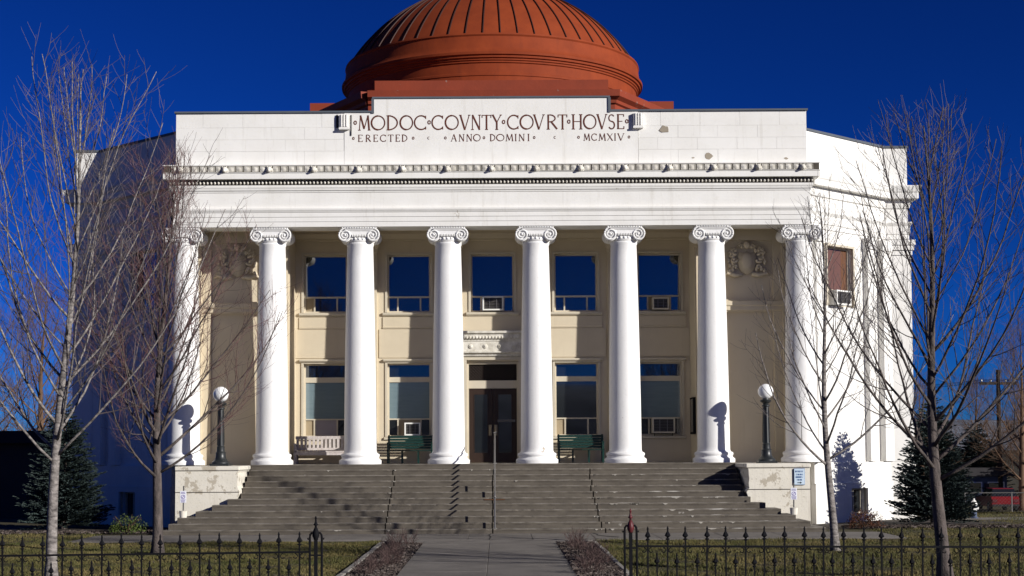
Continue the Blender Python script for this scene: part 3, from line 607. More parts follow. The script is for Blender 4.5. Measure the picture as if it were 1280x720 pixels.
# wings at 45 degrees ------------------------------------------------------
WZ = 12.42
A0, A1, A2, A3 = (9.96, .15), (13.15, 3.12), (13.15, 3.10), (13.92, 3.10)
FLK = math.hypot(3.19, 2.97)
for sx in (1, -1):
    mir = lambda P: [(x * sx, y) for x, y in P] if sx > 0 else [(-x, y) for x, y in P][::-1]
    u = Vector((3.19, 2.97)).normalized()
    mb = MB()
    hs = [(.92, 2.35, 6.92, 8.84), (1.95, 2.85, .25, 1.08)]
    if sx > 0: wall(mb, A0, u, FLK, 0, WZ, hs, .25)
    else: wall(mb, (-A1[0], A1[1]), (u.x, -u.y), FLK, 0, WZ, [(FLK - b, FLK - a, c, d) for a, b, c, d in hs], .25)
    # end pier and long side, rear
    if sx > 0:
        wall(mb, (13.15, 3.10), (1, 0), .77, 0, WZ, [], 0); wall(mb, (13.92, 3.10), (0, 1), 22, 0, WZ, [], 0); wall(mb, (9.96, 1.0), (0, -1), .85, 0, 9.75, [], 0)
    else:
        wall(mb, (-13.92, 3.10), (1, 0), .77, 0, WZ, [], 0); wall(mb, (-13.92, 25.1), (0, -1), 22, 0, WZ, [], 0); wall(mb, (-9.96, .15), (0, 1), .85, 0, 9.75, [], 0)
    wg = mb.build('wing_wall', white, CB)
    # plinth and pilaster strips, standing proud of the wall
    def strip(a, b, z0, z1, d, name='pilaster_strip', mm=white):
        n_ = Vector((u.y, -u.x)); o = Vector(A0)
        q = [o + u * a + n_ * -.02, o + u * a + n_ * d, o + u * b + n_ * d, o + u * b + n_ * -.02]
        P = [(v.x, v.y) for v in q]; P = mir(P)
        return MB().prism(P, z0, z1).build(name, mm, wg)
    hz = [(.0, 1.94, 0, 1.25, .16), (1.94, 2.86, 0, .25, .16), (1.94, 2.86, 1.08, 1.25, .16), (2.86, FLK, 0, 1.25, .16)]
    for a, b, z0, z1, d in hz: strip(a, b, z0, z1, d, 'plinth')
    strip(0, FLK, 1.252, 1.93, .12, 'plinth'); strip(0, FLK, 1.235, 1.262, .17, 'water_table')
    strip(.16, .55, 1.94, 9.2, .2); strip(3.02, 3.42, 1.94, 9.2, .2); strip(3.86, 4.34, 1.94, 9.2, .22)
    for a, b in ((.13, .58), (2.99, 3.45), (3.83, 4.36)): strip(a, b, 8.9, 9.25, .27, 'strip_capital')
    PA = MB().box(min(sx * 13.12, sx * 14.0), max(sx * 13.12, sx * 14.0), 2.98, 4.6, 0, 1.93).build('plinth', white, wg)
    MB().box(min(sx * 13.25, sx * 13.98), max(sx * 13.25, sx * 13.98), 3.02, 4.2, 1.94, 8.8).build('corner_pilaster', white, wg)
    for z0, z1, e in ((8.8, 8.95, .04), (8.96, 9.12, .09), (9.13, 9.3, .13)):
        MB().box(min(sx * (13.25 - e), sx * (13.98 + e)), max(sx * (13.25 - e), sx * (13.98 + e)), 3.02 - e, 4.2 + e, z0, z1).build('corner_capital', white, wg)
    pth = [A0, (13.15, 3.1), A3, (13.92, 25)]
    pth = pth if sx > 0 else [(-x, y) for x, y in pth][::-1]
    MB().sweep(pth, [(-.02, 9.34), (.03, 9.345), (.03, 9.5), (.06, 9.51), (.06, 9.77), (.13, 9.87), (.13, 9.91), (-.02, 9.93)]).build('wing_architrave', white, wg)
    MB().sweep(pth, [(-.02, 10.36), (.05, 10.38), (.08, 10.5), (.08, 10.66), (.30, 10.67), (.30, 10.86), (.33, 10.9), (.38, 11.06), (.38, 11.1), (-.02, 11.12)]).build('wing_cornice', white, wg)
    MB().sweep(pth, [(-.3, WZ), (.04, WZ), (.04, WZ + .07), (-.3, WZ + .07)]).build('coping', coping, wg)
    # flank window
    n_ = Vector((u.y, -u.x)); ctr = Vector(A0) + u * 1.635 - n_ * .1
    ang = math.atan2(u.y, u.x)
    if sx > 0:
        P = [(-ua, ua, .545, 1.865, gbrown), (-ua, -.40, .055, .49, glass), (-.35, .35, .055, .49, glass), (.40, ua, .055, .49, gbrown)]
        window('window', 1.43, UM, P, (ctr.x, ctr.y, 6.92), ang, wg)
    else:
        P = [(-ua, ua, .545, 1.865, glass), (-ua, -.40, .055, .49, glass), (-.35, .35, .055, .49, glass), (.40, ua, .055, .49, glass)]
        window('window', 1.43, UM, P, (-ctr.x, ctr.y, 6.92), -ang, wg)
    c2 = Vector(A0) + u * 2.4 - n_ * .1
    bw = win_mesh(.9, .83, [], [(0, .05, .78)]).mesh('window', trim)
    window('window', .9, bw, [(-.4, .4, .055, .775, glass)], (sx * c2.x, c2.y, .25), sx * ang, wg)
    # slender sunken panel lines between the strips
# roofs
MB().prism([(-9.8, 1.1), (9.8, 1.1), (13.1, 4.2), (13.8, 25), (-13.8, 25), (-13.1, 4.2)], 12.0, 12.2).build('flat_roof', coping, CB)
MB().box(-13.9, 13.9, 25.0, 25.2, 0, 12.4).build('outer_wall', white, CB)
# red stepped drum and dome ------------------------------------------------
DY = 14.0
dr = MB(); of = [(-4.2, 3.75), (4.2, 3.75), (8.6, 11.0), (8.6, 17), (4.2, 24.2), (-4.2, 24.2), (-8.6, 17), (-8.6, 11.0)]
dr.prism(of, 12.2, 14.35)
drum = dr.build('roof_base', copper2, CB)
ofc = of + [of[0]]
MB().sweep(ofc, [(0, 14.1), (.08, 14.14), (.10, 14.24), (.26, 14.34), (.28, 14.56), (-.6, 14.60)]).build('base_cornice', copper2, drum)
MB().box(-3.98, 3.98, 3.80, 9, 14.6, 14.97).build('base_upstand', copper2, drum)
for sx in (-1, 1):
    a, b = sorted((sx * 5.75, sx * 6.65)); MB().box(a, b, 7.6, 12.5, 12.4, 15.08).build('roof_step', copper2, drum)
    a, b = sorted((sx * 5.4, sx * 7.05)); MB().sweep([(a, 9.5), (a, 7.55), (b, 7.55), (b, 9.5)], [(0, 14.1), (.06, 14.42), (.1, 14.5), (.1, 14.73), (-.4, 14.75)]).build('roof_step_cornice', copper2, drum)
# drum rings
ring = [(5.84, 14.3), (5.84, 15.95), (5.87, 15.97), (5.87, 16.05), (5.85, 16.07), (5.85, 16.42), (5.90, 16.45), (5.90, 16.50), (5.95, 16.53), (5.95, 16.58), (6.02, 16.61), (6.03, 16.68), (6.10, 16.71), (6.11, 16.80), (6.04, 16.86), (5.98, 17.0), (5.93, 17.42), (5.97, 17.48), (5.95, 17.54), (5.80, 17.58)]
ring = [(q, z + .25) for q, z in ring]
MB().lathe(ring, 96, (0, DY, 0), False).build('dome_drum', copper, CB, 35)
Rs = 6.78; zc = 21.06 - Rs; r0 = 5.82
prof = [(math.sqrt(max(Rs ** 2 - (z - zc) ** 2, 0)), z) for z in np.linspace(17.78, 21.055, 22)]
k0 = r0 / prof[0][0]; prof = [(rr * k0, z) for rr, z in prof]
dome = MB().lathe(prof, 120, (0, DY, 0), True).build('dome', copper, CB, 60)
NRIB = 56; 
def ribmesh():
    P = [((rr + .015), 0, z + .012) for rr, z in prof[:-2]]
    return MB().tube(P, .027, 6).mesh('rib', ribm)
rme = ribmesh()
for k in range(NRIB): put('rib', rme, dome, (0, DY, 0), (0, 0, 2 * math.pi * (k + .5) / NRIB))
MB().lathe([(.9, 20.98), (.95, 21.15), (.7, 21.25), (.35, 21.35), (.15, 21.7), (.02, 22.1)], 24, (0, DY, 0)).build('finial', copper, CB, 40)
# ================================================================== steps and cheek walls
ST = thing('steps', 'broad weathered grey concrete steps with cracked joints climbing to the porch', 'steps', (-.16, 43, 0))
TR, RI = .365, FL / 12
hl = [9.3, 9.12, 8.95, 8.5, 8.1, 7.72]; hr = [9.3, 8.94, 8.6, 8.25, 7.87, 7.5]
rn = random.Random(11)
def slab(x0, x1, y0, y1, z0, z1, d0, d1, side=0):
    n = max(int((x1 - x0) / .09), 2); mb = MB(); ch = 0
    for k in range(n + 1):
        t = k / n; x = x0 + (x1 - x0) * t; e0 = e1 = 0
        if k == 0: x += d0
        if k == n: x += d1
        if rn.random() < .05: ch = rn.choice((1, 2, 3))
        c = .009 + rn.uniform(0, .006)
        if ch: c += rn.uniform(.008, .035); ch -= 1
        if (k <= 1 and d0) or (k >= n - 1 and d1): c += rn.uniform(.0, .05)
        mb.v += [(x, y0, z0), (x, y0 + rn.uniform(0, .003), z1 - c), (x, y0 + c, z1), (x, y1, z1)]
    for k in range(n):
        for j in range(3): a = k * 4 + j; mb.f.append((a, a + 4, a + 5, a + 1))
    mb.f.append((0, 1, 2, 3)); a = n * 4; mb.f.append((a + 3, a + 2, a + 1, a)); return mb
for k in range(12):
    a = -hl[k] if k < 6 else -7.39; b = hr[k] if k < 6 else 7.39
    j1, j2, j3 = -3.0 + rn.uniform(-.05, .05), .0 + rn.uniform(-.02, .02), 3.0 + rn.uniform(-.06, .06) + (.02 * (5 - k))
    cuts = [a, j1, j2, j3, b]; y1 = TR * (k + 1) + .03 if k >= 6 else (4.4 if False else TR * (k + 1) + .03)
    for i in range(4):
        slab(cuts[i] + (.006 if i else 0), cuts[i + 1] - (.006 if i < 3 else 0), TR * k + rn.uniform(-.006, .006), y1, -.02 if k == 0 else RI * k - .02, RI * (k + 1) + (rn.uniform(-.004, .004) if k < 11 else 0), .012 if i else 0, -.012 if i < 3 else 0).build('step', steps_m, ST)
    if k < 6:                                        # the ends of the lower steps run back beside the cheek walls
        nl = hl[k + 1] if k < 5 else 7.42; nr = hr[k + 1] if k < 5 else 7.42
        for (p0, p1) in ((-hl[k], -nl + .05), (nr - .05, hr[k])):
            MB().bev(p0, p1, TR * (k + 1) + .032, 2.05 if k < 5 else 2.0, -.02 if k == 0 else RI * k - .02, RI * (k + 1) - .001, .012).build('step_end', steps_m, ST)
# pale spalled edges and rust marks
sp = MB()
for k in range(12):
    for _ in range(6 if k < 6 else 4):
        x = rn.choice((-3.0, 3.02, rn.uniform(3.1, 8), rn.uniform(-7, 7))) + rn.uniform(-.14, .14)
        if abs(x) > (7.3 if k > 5 else 7.4): continue
        w_ = rn.uniform(.03, .10) if abs(x) < 3.3 else rn.uniform(.05, .3)
        P = [(x + w_ * (q / 5 - .5), RI * (k + 1) - .012 - rn.uniform(0, .045) * math.sin(math.pi * q / 5)) for q in range(6)]
        top = [(x + w_ * (q / 5 - .5), RI * (k + 1) - .010 + rn.uniform(0, .004)) for q in range(5, -1, -1)]
        sp.plate(P + top, TR * k - .012, TR * k + .02)
tag(sp.build('spalled_edge', chip_m, ST), kind='stuff')
# cheek walls
for sx in (-1, 1):
    c = thing('cheek_wall', 'peeling plaster cheek wall left of the steps under a lamp post' if sx < 0 else 'peeling plaster cheek wall right of the steps carrying a blue sign', 'wall', (-.16, 45, 0))
    a, b = sorted((sx * 7.40, sx * 9.30))
    mb = MB(); n = 26
    rr = random.Random(4 + sx)
    # body with a broken inner edge
    inner = sx * 7.42; outer = sx * 9.28
    zz = [0, .6, .97, 1.1, 1.22, 1.35, 1.5, 1.62, 1.74, 1.80]
    pts = [(outer, 0), (outer, 1.80)] + [(inner + sx * (rr.uniform(.0, .09) if z > .95 else 0), z) for z in zz[::-1]]
    if sx < 0: pts = pts[::-1]
    pts = pts[::-1]
    mb.plate(pts, .02, 3.1); body = mb.build('plaster_body', plaster, c)
    MB().bev(a, b, -.03, 3.13, 1.803, 1.93, .025).build('cap_slab', plaster, c)
    MB().box(a + .03, b - .01, .004, .03, 1.17, 1.185).build('plaster_joint', soil, c)
    if sx < 0: MB().lathe([(.045, -.06), (.045, .0)], 12, (-8.02, .03, .62), True, 'y').build('drain_hole', dark, c)
# handrail down the middle
HR = thing('handrail', 'thin steel handrail on three posts down the middle of the front steps', 'handrail', (-.10, 43, 0))
rail = [(0, .12, .19 + .86), (0, .55, .19 + 1.02), (0, 4.0, 1.95 + .80), (0, 4.35, 1.95 + .93), (0, 4.75, 1.95 + .93)]
MB().tube(rail, .024, 8).build('rail', steel, HR, True)
for y, z0, z1 in ((.15, RI, 1.06), (1.95, RI * 6, 1.82), (4.72, FL, 2.87)):
    MB().tube([(0, y, z0), (0, y, z1)], .026, 8).build('post', steel, HR); MB().lathe([(.07, z0), (.07, z0 + .012), (.03, z0 + .03)], 10, (0, y, 0)).build('base_plate', steel, HR)
MB().box(-.03, .03, 4.70, 4.74, 2.60, 2.72).tube([(0, 4.72, 2.88), (.05, 4.62, 2.93), (-.04, 4.55, 2.9)], .014, 5).build('bracket', steel, HR)
MB().box(-.35, .25, 1.808, 1.822, RI * 5 + .10, RI * 5 + .13).build('rust_stain', rust_m, ST, loc=(.1, 0, 0))
# ================================================================== street furniture
def lamp(x, label):
    t = thing('lamp_post', label, 'lamp post', (x, 46.65, 1.93), 'globe lamps flanking the steps')
    MB().bev(-.29, .29, -.29, .29, 0, .07, .015).build('base', lampm, t)
    MB().lathe([(.27, .07), (.27, .11), (.22, .16), (.17, .22), (.15, .34), (.155, .40), (.125, .44), (.12, .55), (.125, .58), (.105, .60), (.095, 1.2), (.085, 1.70), (.12, 1.72), (.12, 1.75), (.09, 1.78), (.10, 1.82), (.17, 1.86), (.18, 1.90), (.11, 1.93), (.10, 1.97)], 16, (0, 0, 0)).build('post', lampm, t, 30)
    for k in range(8):
        a = k * math.pi / 4; MB().tube([(.107 * math.cos(a), .107 * math.sin(a), .62), (.088 * math.cos(a), .088 * math.sin(a), 1.68)], .012, 4).build('flute', lampm, t)
    prof_ = [(max(.235 * math.cos(a), .015), 2.17 + .235 * math.sin(a)) for a in np.linspace(-1.15, 1.57, 14)]
    MB().lathe(prof_, 24).build('globe', globe_m, t, True)
lamp(-8.41, 'dark iron lamp post with white globe on the left cheek wall'); lamp(8.14, 'dark iron lamp post with white globe on the right cheek wall')
# signs
def small_sign(x, y, z, label):
    t = thing('notice_stand', label, 'sign', (x, y, z), 'small notices on stands beside the steps')
    MB().lathe([(.10, 0), (.115, .17), (.12, .19), (.10, .195), (.04, .2)], 14).build('bucket_base', plaster, t)
    MB().tube([(0, 0, .18), (.01, 0, .9)], .02, 6).build('stem', steel, t)
    s_ = MB().bev(-.09, .09, -.035, -.022, .42, .76, .004).build('panel', sign_w, t)
    mk = MB()
    for k in range(14):
        a0, a1 = 2 * math.pi * k / 14, 2 * math.pi * (k + 1) / 14; mk.plate([(.045 * math.cos(a0), .59 + .045 * math.sin(a0)), (.06 * math.cos(a0), .59 + .06 * math.sin(a0)), (.06 * math.cos(a1), .59 + .06 * math.sin(a1)), (.045 * math.cos(a1), .59 + .045 * math.sin(a1))], -.039, -.035)
    mk.plate([(-.04, .555), (-.03, .545), (.04, .625), (.03, .635)], -.0394, -.035)
    for z_, ww in ((.72, .055), (.69, .06), (.505, .065), (.475, .06), (.445, .05)):
        xx_ = -ww
        while xx_ < ww: l = random.uniform(.008, .018); mk.plate([(xx_, z_ - .007), (xx_ + l, z_ - .007), (xx_ + l, z_ + .008), (xx_, z_ + .008)], -.039, -.035); xx_ += l + .006
    tag(mk.build('print', ink2, s_), kind='stuff')
small_sign(8.42, 43.92, RI * 3, 'small white notice on a stand below the blue sign by the right cheek wall'); small_sign(-8.98, 43.92, RI * 3, 'small white notice on a stand at the left end of the steps')
t = thing('wall_sign', 'pale blue and white sign with an arrow fixed to the right cheek wall', 'sign', (8.80, 45.0, 1.30))
MB().bev(-.16, .16, -.02, .015, 0, .48, .006).build('backing', ink, t); MB().bev(-.15, .15, -.026, -.019, .01, .47, .003).build('face', sign_b, t)
mk = MB(); rq = random.Random(2)
for z_, ww, hh in ((.395, .115, .05), (.305, .095, .045), (.23, .105, .045), (.15, .07, .045)):
    xx_ = -ww
    while xx_ < ww - .01:
        l = .026; a = xx_
        mk.plate([(a, z_ - hh / 2), (a + .007, z_ - hh / 2), (a + .007, z_ + hh / 2), (a, z_ + hh / 2)], -.031, -.026)
        q = rq.choice((0, 1, 2)); zz_ = z_ + (hh / 2 - .007) * (q - 1); mk.plate([(a + .007, zz_ - .004), (a + l - .008, zz_ - .004), (a + l - .008, zz_ + .004), (a + .007, zz_ + .004)], -.031, -.026)
        if rq.random() < .6: mk.plate([(a + l - .012, z_ - hh / 2), (a + l - .006, z_ - hh / 2), (a + l - .006, z_ + hh / 2), (a + l - .012, z_ + hh / 2)], -.0305, -.026)
        xx_ += l + .004
tag(mk.build('print', ink, t), kind='stuff')
MB().plate([(-.06, .055), (.02, .055), (.02, .035), (.075, .065), (.02, .095), (.02, .075), (-.06, .075)], -.031, -.026).build('arrow', iron, t)
# notice board on the right return wall of the porch
t = thing('notice_board', 'narrow black framed notice board on the right side wall of the porch', 'notice board', (6.30, 49.55, 2.85))
MB().box(-.05, .035, -.42, .42, 0, 1.18).build('frame', iron, t); MB().box(-.056, -.045, -.36, .36, .06, 1.12).build('pane', glass, t)
# air conditioners
def ac(x, y, z, w_, h_, label, m=acm, rz=0, brackets=False):
    t = thing('air_conditioner', label, 'air conditioner', (x, y, z), 'window air conditioners', rz)
    b = MB(); e = .045; b.box(-w_ / 2, -w_ / 2 + e, -.3, .14, 0, h_); b.box(w_ / 2 - e, w_ / 2, -.3, .14, 0, h_); b.box(-w_ / 2 + e, w_ / 2 - e, -.298, .14, 0, e); b.box(-w_ / 2 + e, w_ / 2 - e, -.298, .14, h_ - e, h_)
    b.build('casing', m, t)
    gr = MB(); gr.box(-w_ / 2 + e, w_ / 2 - e, -.25, .10, e, h_ - e); gr.build('grille', acg, t)
    k = 0; sl_ = MB()
    for zz_ in np.arange(e + .03, h_ - e - .01, .05): sl_.box(-w_ / 2 + e, w_ / 2 - e, -.285, -.255, zz_, zz_ + .008)
    for xx_ in (-w_ / 6, w_ / 6): sl_.box(xx_ - .008, xx_ + .008, -.292, -.255, e, h_ - e)
    sl_.build('louvre', steel, t)
    if brackets:
        for q in (-1, 1): MB().tube([(q * w_ * .4, -.25, 0), (q * w_ * .4, .0, -.28)], .012, 4).tube([(q * w_ * .4, -.25, -.01), (q * w_ * .4, .1, -.01)], .014, 4).build('bracket', iron, t)
BW = 50.5
whit = mat('white_appliance_casing', (.78, .77, .73), .45)
ac(-.16 + .02, BW + .12, 6.96, .68, .46, 'white window air conditioner above the entrance door', whit)
ac(5.35 + .03, BW + .12, 6.96, .54, .40, 'dark grilled air conditioner in the rightmost upper porch window')
ac(-2.80, BW + .12, 2.86, .52, .42, 'small cream air conditioner in the lower window behind the left green bench', whit)
ac(5.43, BW + .10, 2.90, .74, .50, 'large tan air conditioner on brackets in the rightmost lower porch window', acm, 0, True)
n_ = Vector((2.97, -3.19)).normalized(); u = Vector((3.19, 2.97)).normalized(); q = Vector((9.96 - .16, 48.15)) + u * 1.50
ac(q.x, q.y, 6.95, .80, .46, 'white air conditioner hanging out of the side window on the right wing', whit, math.atan2(2.97, 3.19))
# wooden ledge block under the middle AC
# benches
def green_bench(x, label):
    t = thing('bench', label, 'bench', (x, 49.75, FL), 'green slatted benches on the porch')
    L = 1.5
    for k in range(5): MB().bev(-L / 2, L / 2, .27 + .012 * k, .295 + .012 * k, .47 + .088 * k, .545 + .088 * k, .006).build('back_slat', bgreen, t)
    for k in range(4): MB().bev(-L / 2, L / 2, -.2 + k * .115, -.10 + k * .115, .40, .43, .006).build('seat_slat', bgreen, t)
    for xx_ in (-L / 2 + .04, L / 2 - .04):
        s_ = MB(); s_.box(xx_ - .03, xx_ + .03, -.2, -.15, .0, .64); s_.box(xx_ - .03, xx_ + .03, .305, .35, 0, .92); s_.box(xx_ - .028, xx_ + .028, -.15, .305, .35, .398); s_.box(xx_ - .035, xx_ + .035, -.22, .31, .64, .68)
        s_.build('leg_frame', bgreen, t)
    for xx_ in (-.26, .26): [MB().box(xx_ - .02, xx_ + .02, y_, y_ + .04, 0, .398).build('leg', bgreen, t) for y_ in (-.16, .25)]
green_bench(-2.84, 'green slatted bench on the porch left of the entrance door'); green_bench(2.68, 'green slatted bench on the porch right of the entrance door')
t = thing('bench', 'weathered pinkish wooden bench with slotted back at the left end of the porch', 'bench', (-5.66, 49.75, FL))
L = 1.85
MB().bev(-L / 2, L / 2, .25, .29, .80, .90, .008).build('top_rail', bwood, t); MB().bev(-L / 2, L / 2, .25, .29, .44, .52, .008).build('bottom_rail', bwood, t)
for k in range(14): MB().box(-L / 2 + .03 + k * (L - .06 - .08) / 13, -L / 2 + .11 + k * (L - .06 - .08) / 13, .255, .285, .52, .80).build('back_slat', bwood, t)
for k in range(4): MB().bev(-L / 2, L / 2, -.22 + k * .115, -.12 + k * .115, .38, .42, .006).build('seat_slat', bwood, t)
for xx_ in (-L / 2 + .05, L / 2 - .05):
    MB().box(xx_ - .045, xx_ + .045, .2, .29, 0, .379).build('leg', bwood, t); MB().box(xx_ - .045, xx_ + .045, -.22, -.13, 0, .62).build('leg', bwood, t); MB().box(xx_ - .05, xx_ + .05, -.25, .25, .62, .66).build('arm_rest', bwood, t)
MB().bev(-L / 2, L / 2, -.24, -.20, .28, .375, .005).build('apron', bwood, t)
# ================================================================== iron fence
def spear(z, s=1.0):
    mb = MB(); mb.lathe([(.008, 0), (.028 * s, .008), (.03 * s, .02), (.012, .03), (.02 * s, .045), (.042 * s, .06), (.034 * s, .085), (.014, .12), (.011, .15), (.016, .16), (.004, .20)], 6, (0, 0, z)); return mb
pk = MB().box(-.011, .011, -.011, .011, .05, 1.05); pk_t = pk.mesh('picket', iron)
tip_t = spear(1.03).mesh('spearhead', iron); pk_s = MB().box(-.011, .011, -.011, .011, .05, .68).mesh('short_picket', iron); tip_s = spear(.66, .95).mesh('spearhead', iron)
def scroll(sx):
    P = []
    for k in range(15):
        t_ = k / 14; a = math.pi / 2 + 4.6 * t_; rr = .042 * (1 - .55 * t_); P.append((sx * (.055 + rr * math.cos(a)), 0, .885 + rr * math.sin(a)))
    return P
sc_m = MB().tube(scroll(1), .007, 4).tube(scroll(-1), .007, 4).mesh('scroll', iron)
def fence(x0, n, step, z, tilt, label):
    t = thing('iron_fence', label, 'fence', (x0, 22, z)); t.rotation_euler = (0, tilt, 0)
    L = step * n; a, b = (0, L)
    for zz_, hh in ((.945, .014), (.475, .012), (.10, .014)): MB().box(a, b, -.016, .016, zz_ - hh, zz_ + hh).build('rail', iron, t)
    for k in range(n):
        x = step * (k + .5); lean = random.gauss(0, .006)
        o = put('picket', pk_t, t, (x + random.gauss(0, .006), 0, random.gauss(0, .006)), (0, lean, 0)); put('spearhead', tip_t, o)
        put('scroll', sc_m, t, (x, .0, 0))
        if k: o = put('short_picket', pk_s, t, (step * k + random.gauss(0, .008), 0, random.gauss(0, .008)), (0, random.gauss(0, .008), 0)); put('spearhead', tip_s, o)
fence(1.98, 26, .2785, .022, R(.42), 'black iron picket fence with spearheads running right from the red tipped post')
fence(-2.70 - 24 * .2815, 24, .2815, -.085, R(-.42), 'black iron picket fence with spearheads running left from the black post')
def post(x, z, label, m):
    t = thing('fence_post', label, 'fence post', (x, 22, z), 'gateposts either side of the walk')
    MB().box(-.024, .024, -.024, .024, 0, 1.27).build('shaft', iron, t)
    hp = MB()
    for q in (-1, 1):
        hp.tube([(q * .086, 0, 0), (q * .086, 0, 1.19), (q * .08, 0, 1.235), (q * .06, 0, 1.262), (q * .035, 0, 1.255), (q * .02, 0, 1.22)], .017, 6)
        hp.tube([(q * .086, 0, 1.185), (q * .115, 0, 1.17), (q * .118, 0, 1.19)], .01, 5)
    hp.box(-.1, .1, -.013, .013, .93, .955); hp.build('hoop', iron, t)
    MB().lathe([(.03, 1.16), (.034, 1.18), (.05, 1.215), (.048, 1.26), (.036, 1.30), (.016, 1.345)], 8).build('cap', m, t, True)
    MB().lathe([(.016, 1.345), (.014, 1.36), (.036, 1.375), (.02, 1.40), (.014, 1.43), (.012, 1.46), (.018, 1.465), (.005, 1.50)], 8).build('finial', m, t, True)
post(1.885, .0, 'ornate iron gatepost with red painted finial right of the walk', redp); post(-2.605, -.08, 'ornate black iron gatepost left of the walk', iron)
# ================================================================== trees
def grow(rn, p0, d0, length, r0, r1, nseg, trop, wob):
    P = [Vector(p0)]; d = Vector(d0).normalized(); st = length / nseg; rad = [r0]
    for k in range(nseg):
        d = (d + Vector((rn.gauss(0, wob), rn.gauss(0, wob), rn.gauss(0, wob * .6))) + Vector((0, 0, trop))).normalized()
        P.append(P[-1] + d * st); rad.append(r0 + (r1 - r0) * ((k + 1) / nseg) ** .8)
    return P, rad
def side(rn, t, ang, az=None):
    t = t.normalized(); u = t.cross(Vector((0, 0, 1)))
    u = u.normalized() if u.length > .05 else Vector((1, 0, 0)); v = t.cross(u); a = rn.uniform(0, 6.28) if az is None else az
    return t * math.cos(ang) + (u * math.cos(a) + v * math.sin(a)) * math.sin(ang)
def bare_tree(name, label, loc, seed, H, fork, nl, spread, r0, lean, tm_bark, tm_twig, group, dens=1.0, a_low=58, a_high=22, trop=.07, twl=.75, parent=None, leader=1.0):
    rn = random.Random(seed); t = thing(name, label, 'tree', loc, group)
    tr = MB(); cr = MB(); tw = MB()
    P = []; rad = []; n = 22
    for k in range(n + 1):
        q = k / n; z = H * leader * q; P.append(Vector((lean[0] * q ** 1.1 + .07 * math.sin(q * 7 + seed), lean[1] * q + .06 * math.sin(q * 5 + seed * 2), z)))
        rad.append(r0 * (1 - q) ** 1.15 + .012 + (.5 * r0 * math.exp(-z / .12) if z < .6 else 0))
    P[0].z = -.1; tr.tube(P, rad, 9)
    ga = rn.uniform(0, 6.28)
    for i in range(nl):
        f = i / (nl - 1); z = fork + (H * .86 - fork) * f ** 1.15; q = min(z / (H * leader), .985); j = int(q * n); fr = q * n - j
        if j >= n: continue
        pos = P[j].lerp(P[j + 1], fr); ga += 2.4 + rn.uniform(-.5, .5); an = R(a_low + (a_high - a_low) * f) + rn.gauss(0, .09)
        d = Vector((math.cos(ga) * math.sin(an), math.sin(ga) * math.sin(an), math.cos(an)))
        L = spread * (1 - .5 * f) * rn.uniform(.8, 1.12); L = min(L, (H * 1.04 - z) / max(.45, math.cos(an * .6))); lr = max(rad[j] * rn.uniform(.30, .46), .014)
        LP, LR = grow(rn, pos, d, L, lr, .007, 12, trop, .05); cr.tube(LP, LR, 6)
        nb = int((5 + L * 2.7) * dens)
        for b in range(nb):
            s = .16 + .8 * (b + rn.random()) / nb; k = min(int(s * 12), 11); bp = LP[k].lerp(LP[k + 1], s * 12 - k)
            bd = side(rn, LP[k + 1] - LP[k], R(rn.uniform(28, 52))); bL = L * rn.uniform(.22, .42) * (1.15 - .7 * s)
            BP, BR = grow(rn, bp, bd, bL, max(LR[k] * .48, .0055), .003, 6, trop * 1.5, .07); (cr if BR[0] > .011 else tw).tube(BP, BR, 4)
            nt_ = int((2 + bL * 4.2) * dens)
            for c in range(nt_):
                s2 = .15 + .8 * (c + rn.random()) / nt_; k2 = min(int(s2 * 6), 5); cp_ = BP[k2].lerp(BP[k2 + 1], s2 * 6 - k2)
                c_d = side(rn, BP[k2 + 1] - BP[k2], R(rn.uniform(25, 50)))
                TP, TR_ = grow(rn, cp_, c_d, twl * rn.uniform(.35, .95), rn.uniform(.0036, .0046), .0022, 4, trop * 1.3, .06); tw.tube(TP, TR_, 3)
    tr.build('trunk', tm_bark, t, True); cr.build('crown', tm_bark, t, True); tw.build('twigs', tm_twig, t)
    return t
FG = 'young bare trees on the lawn'
bare_tree('bare_tree', 'tall bare grey tree at the far left with pale forking limbs', (-7.97, 27.5, 0), 3, 9.0, 2.15, 32, 5.4, .095, (.45, .2), bark, twig_g, FG, .78, 60, 15, .075, .62)
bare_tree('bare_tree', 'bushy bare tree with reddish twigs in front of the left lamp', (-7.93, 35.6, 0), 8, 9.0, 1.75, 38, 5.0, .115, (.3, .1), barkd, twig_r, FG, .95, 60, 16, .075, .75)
bare_tree('bare_tree', 'slender bare tree in front of the right wing with a straight grey trunk', (7.70, 35.6, 0), 21, 8.0, 1.95, 24, 4.3, .088, (-.15, .1), bark, twig_g, FG, .62, 60, 16, .085, .6)
bare_tree('bare_tree', 'tall bare tree with shade-darkened trunk at the far right by the fence', (7.93, 27.6, 0), 34, 8.2, 1.75, 34, 5.0, .115, (-.15, .1), barkd, twig_g, FG, .78, 62, 18, .075, .6)
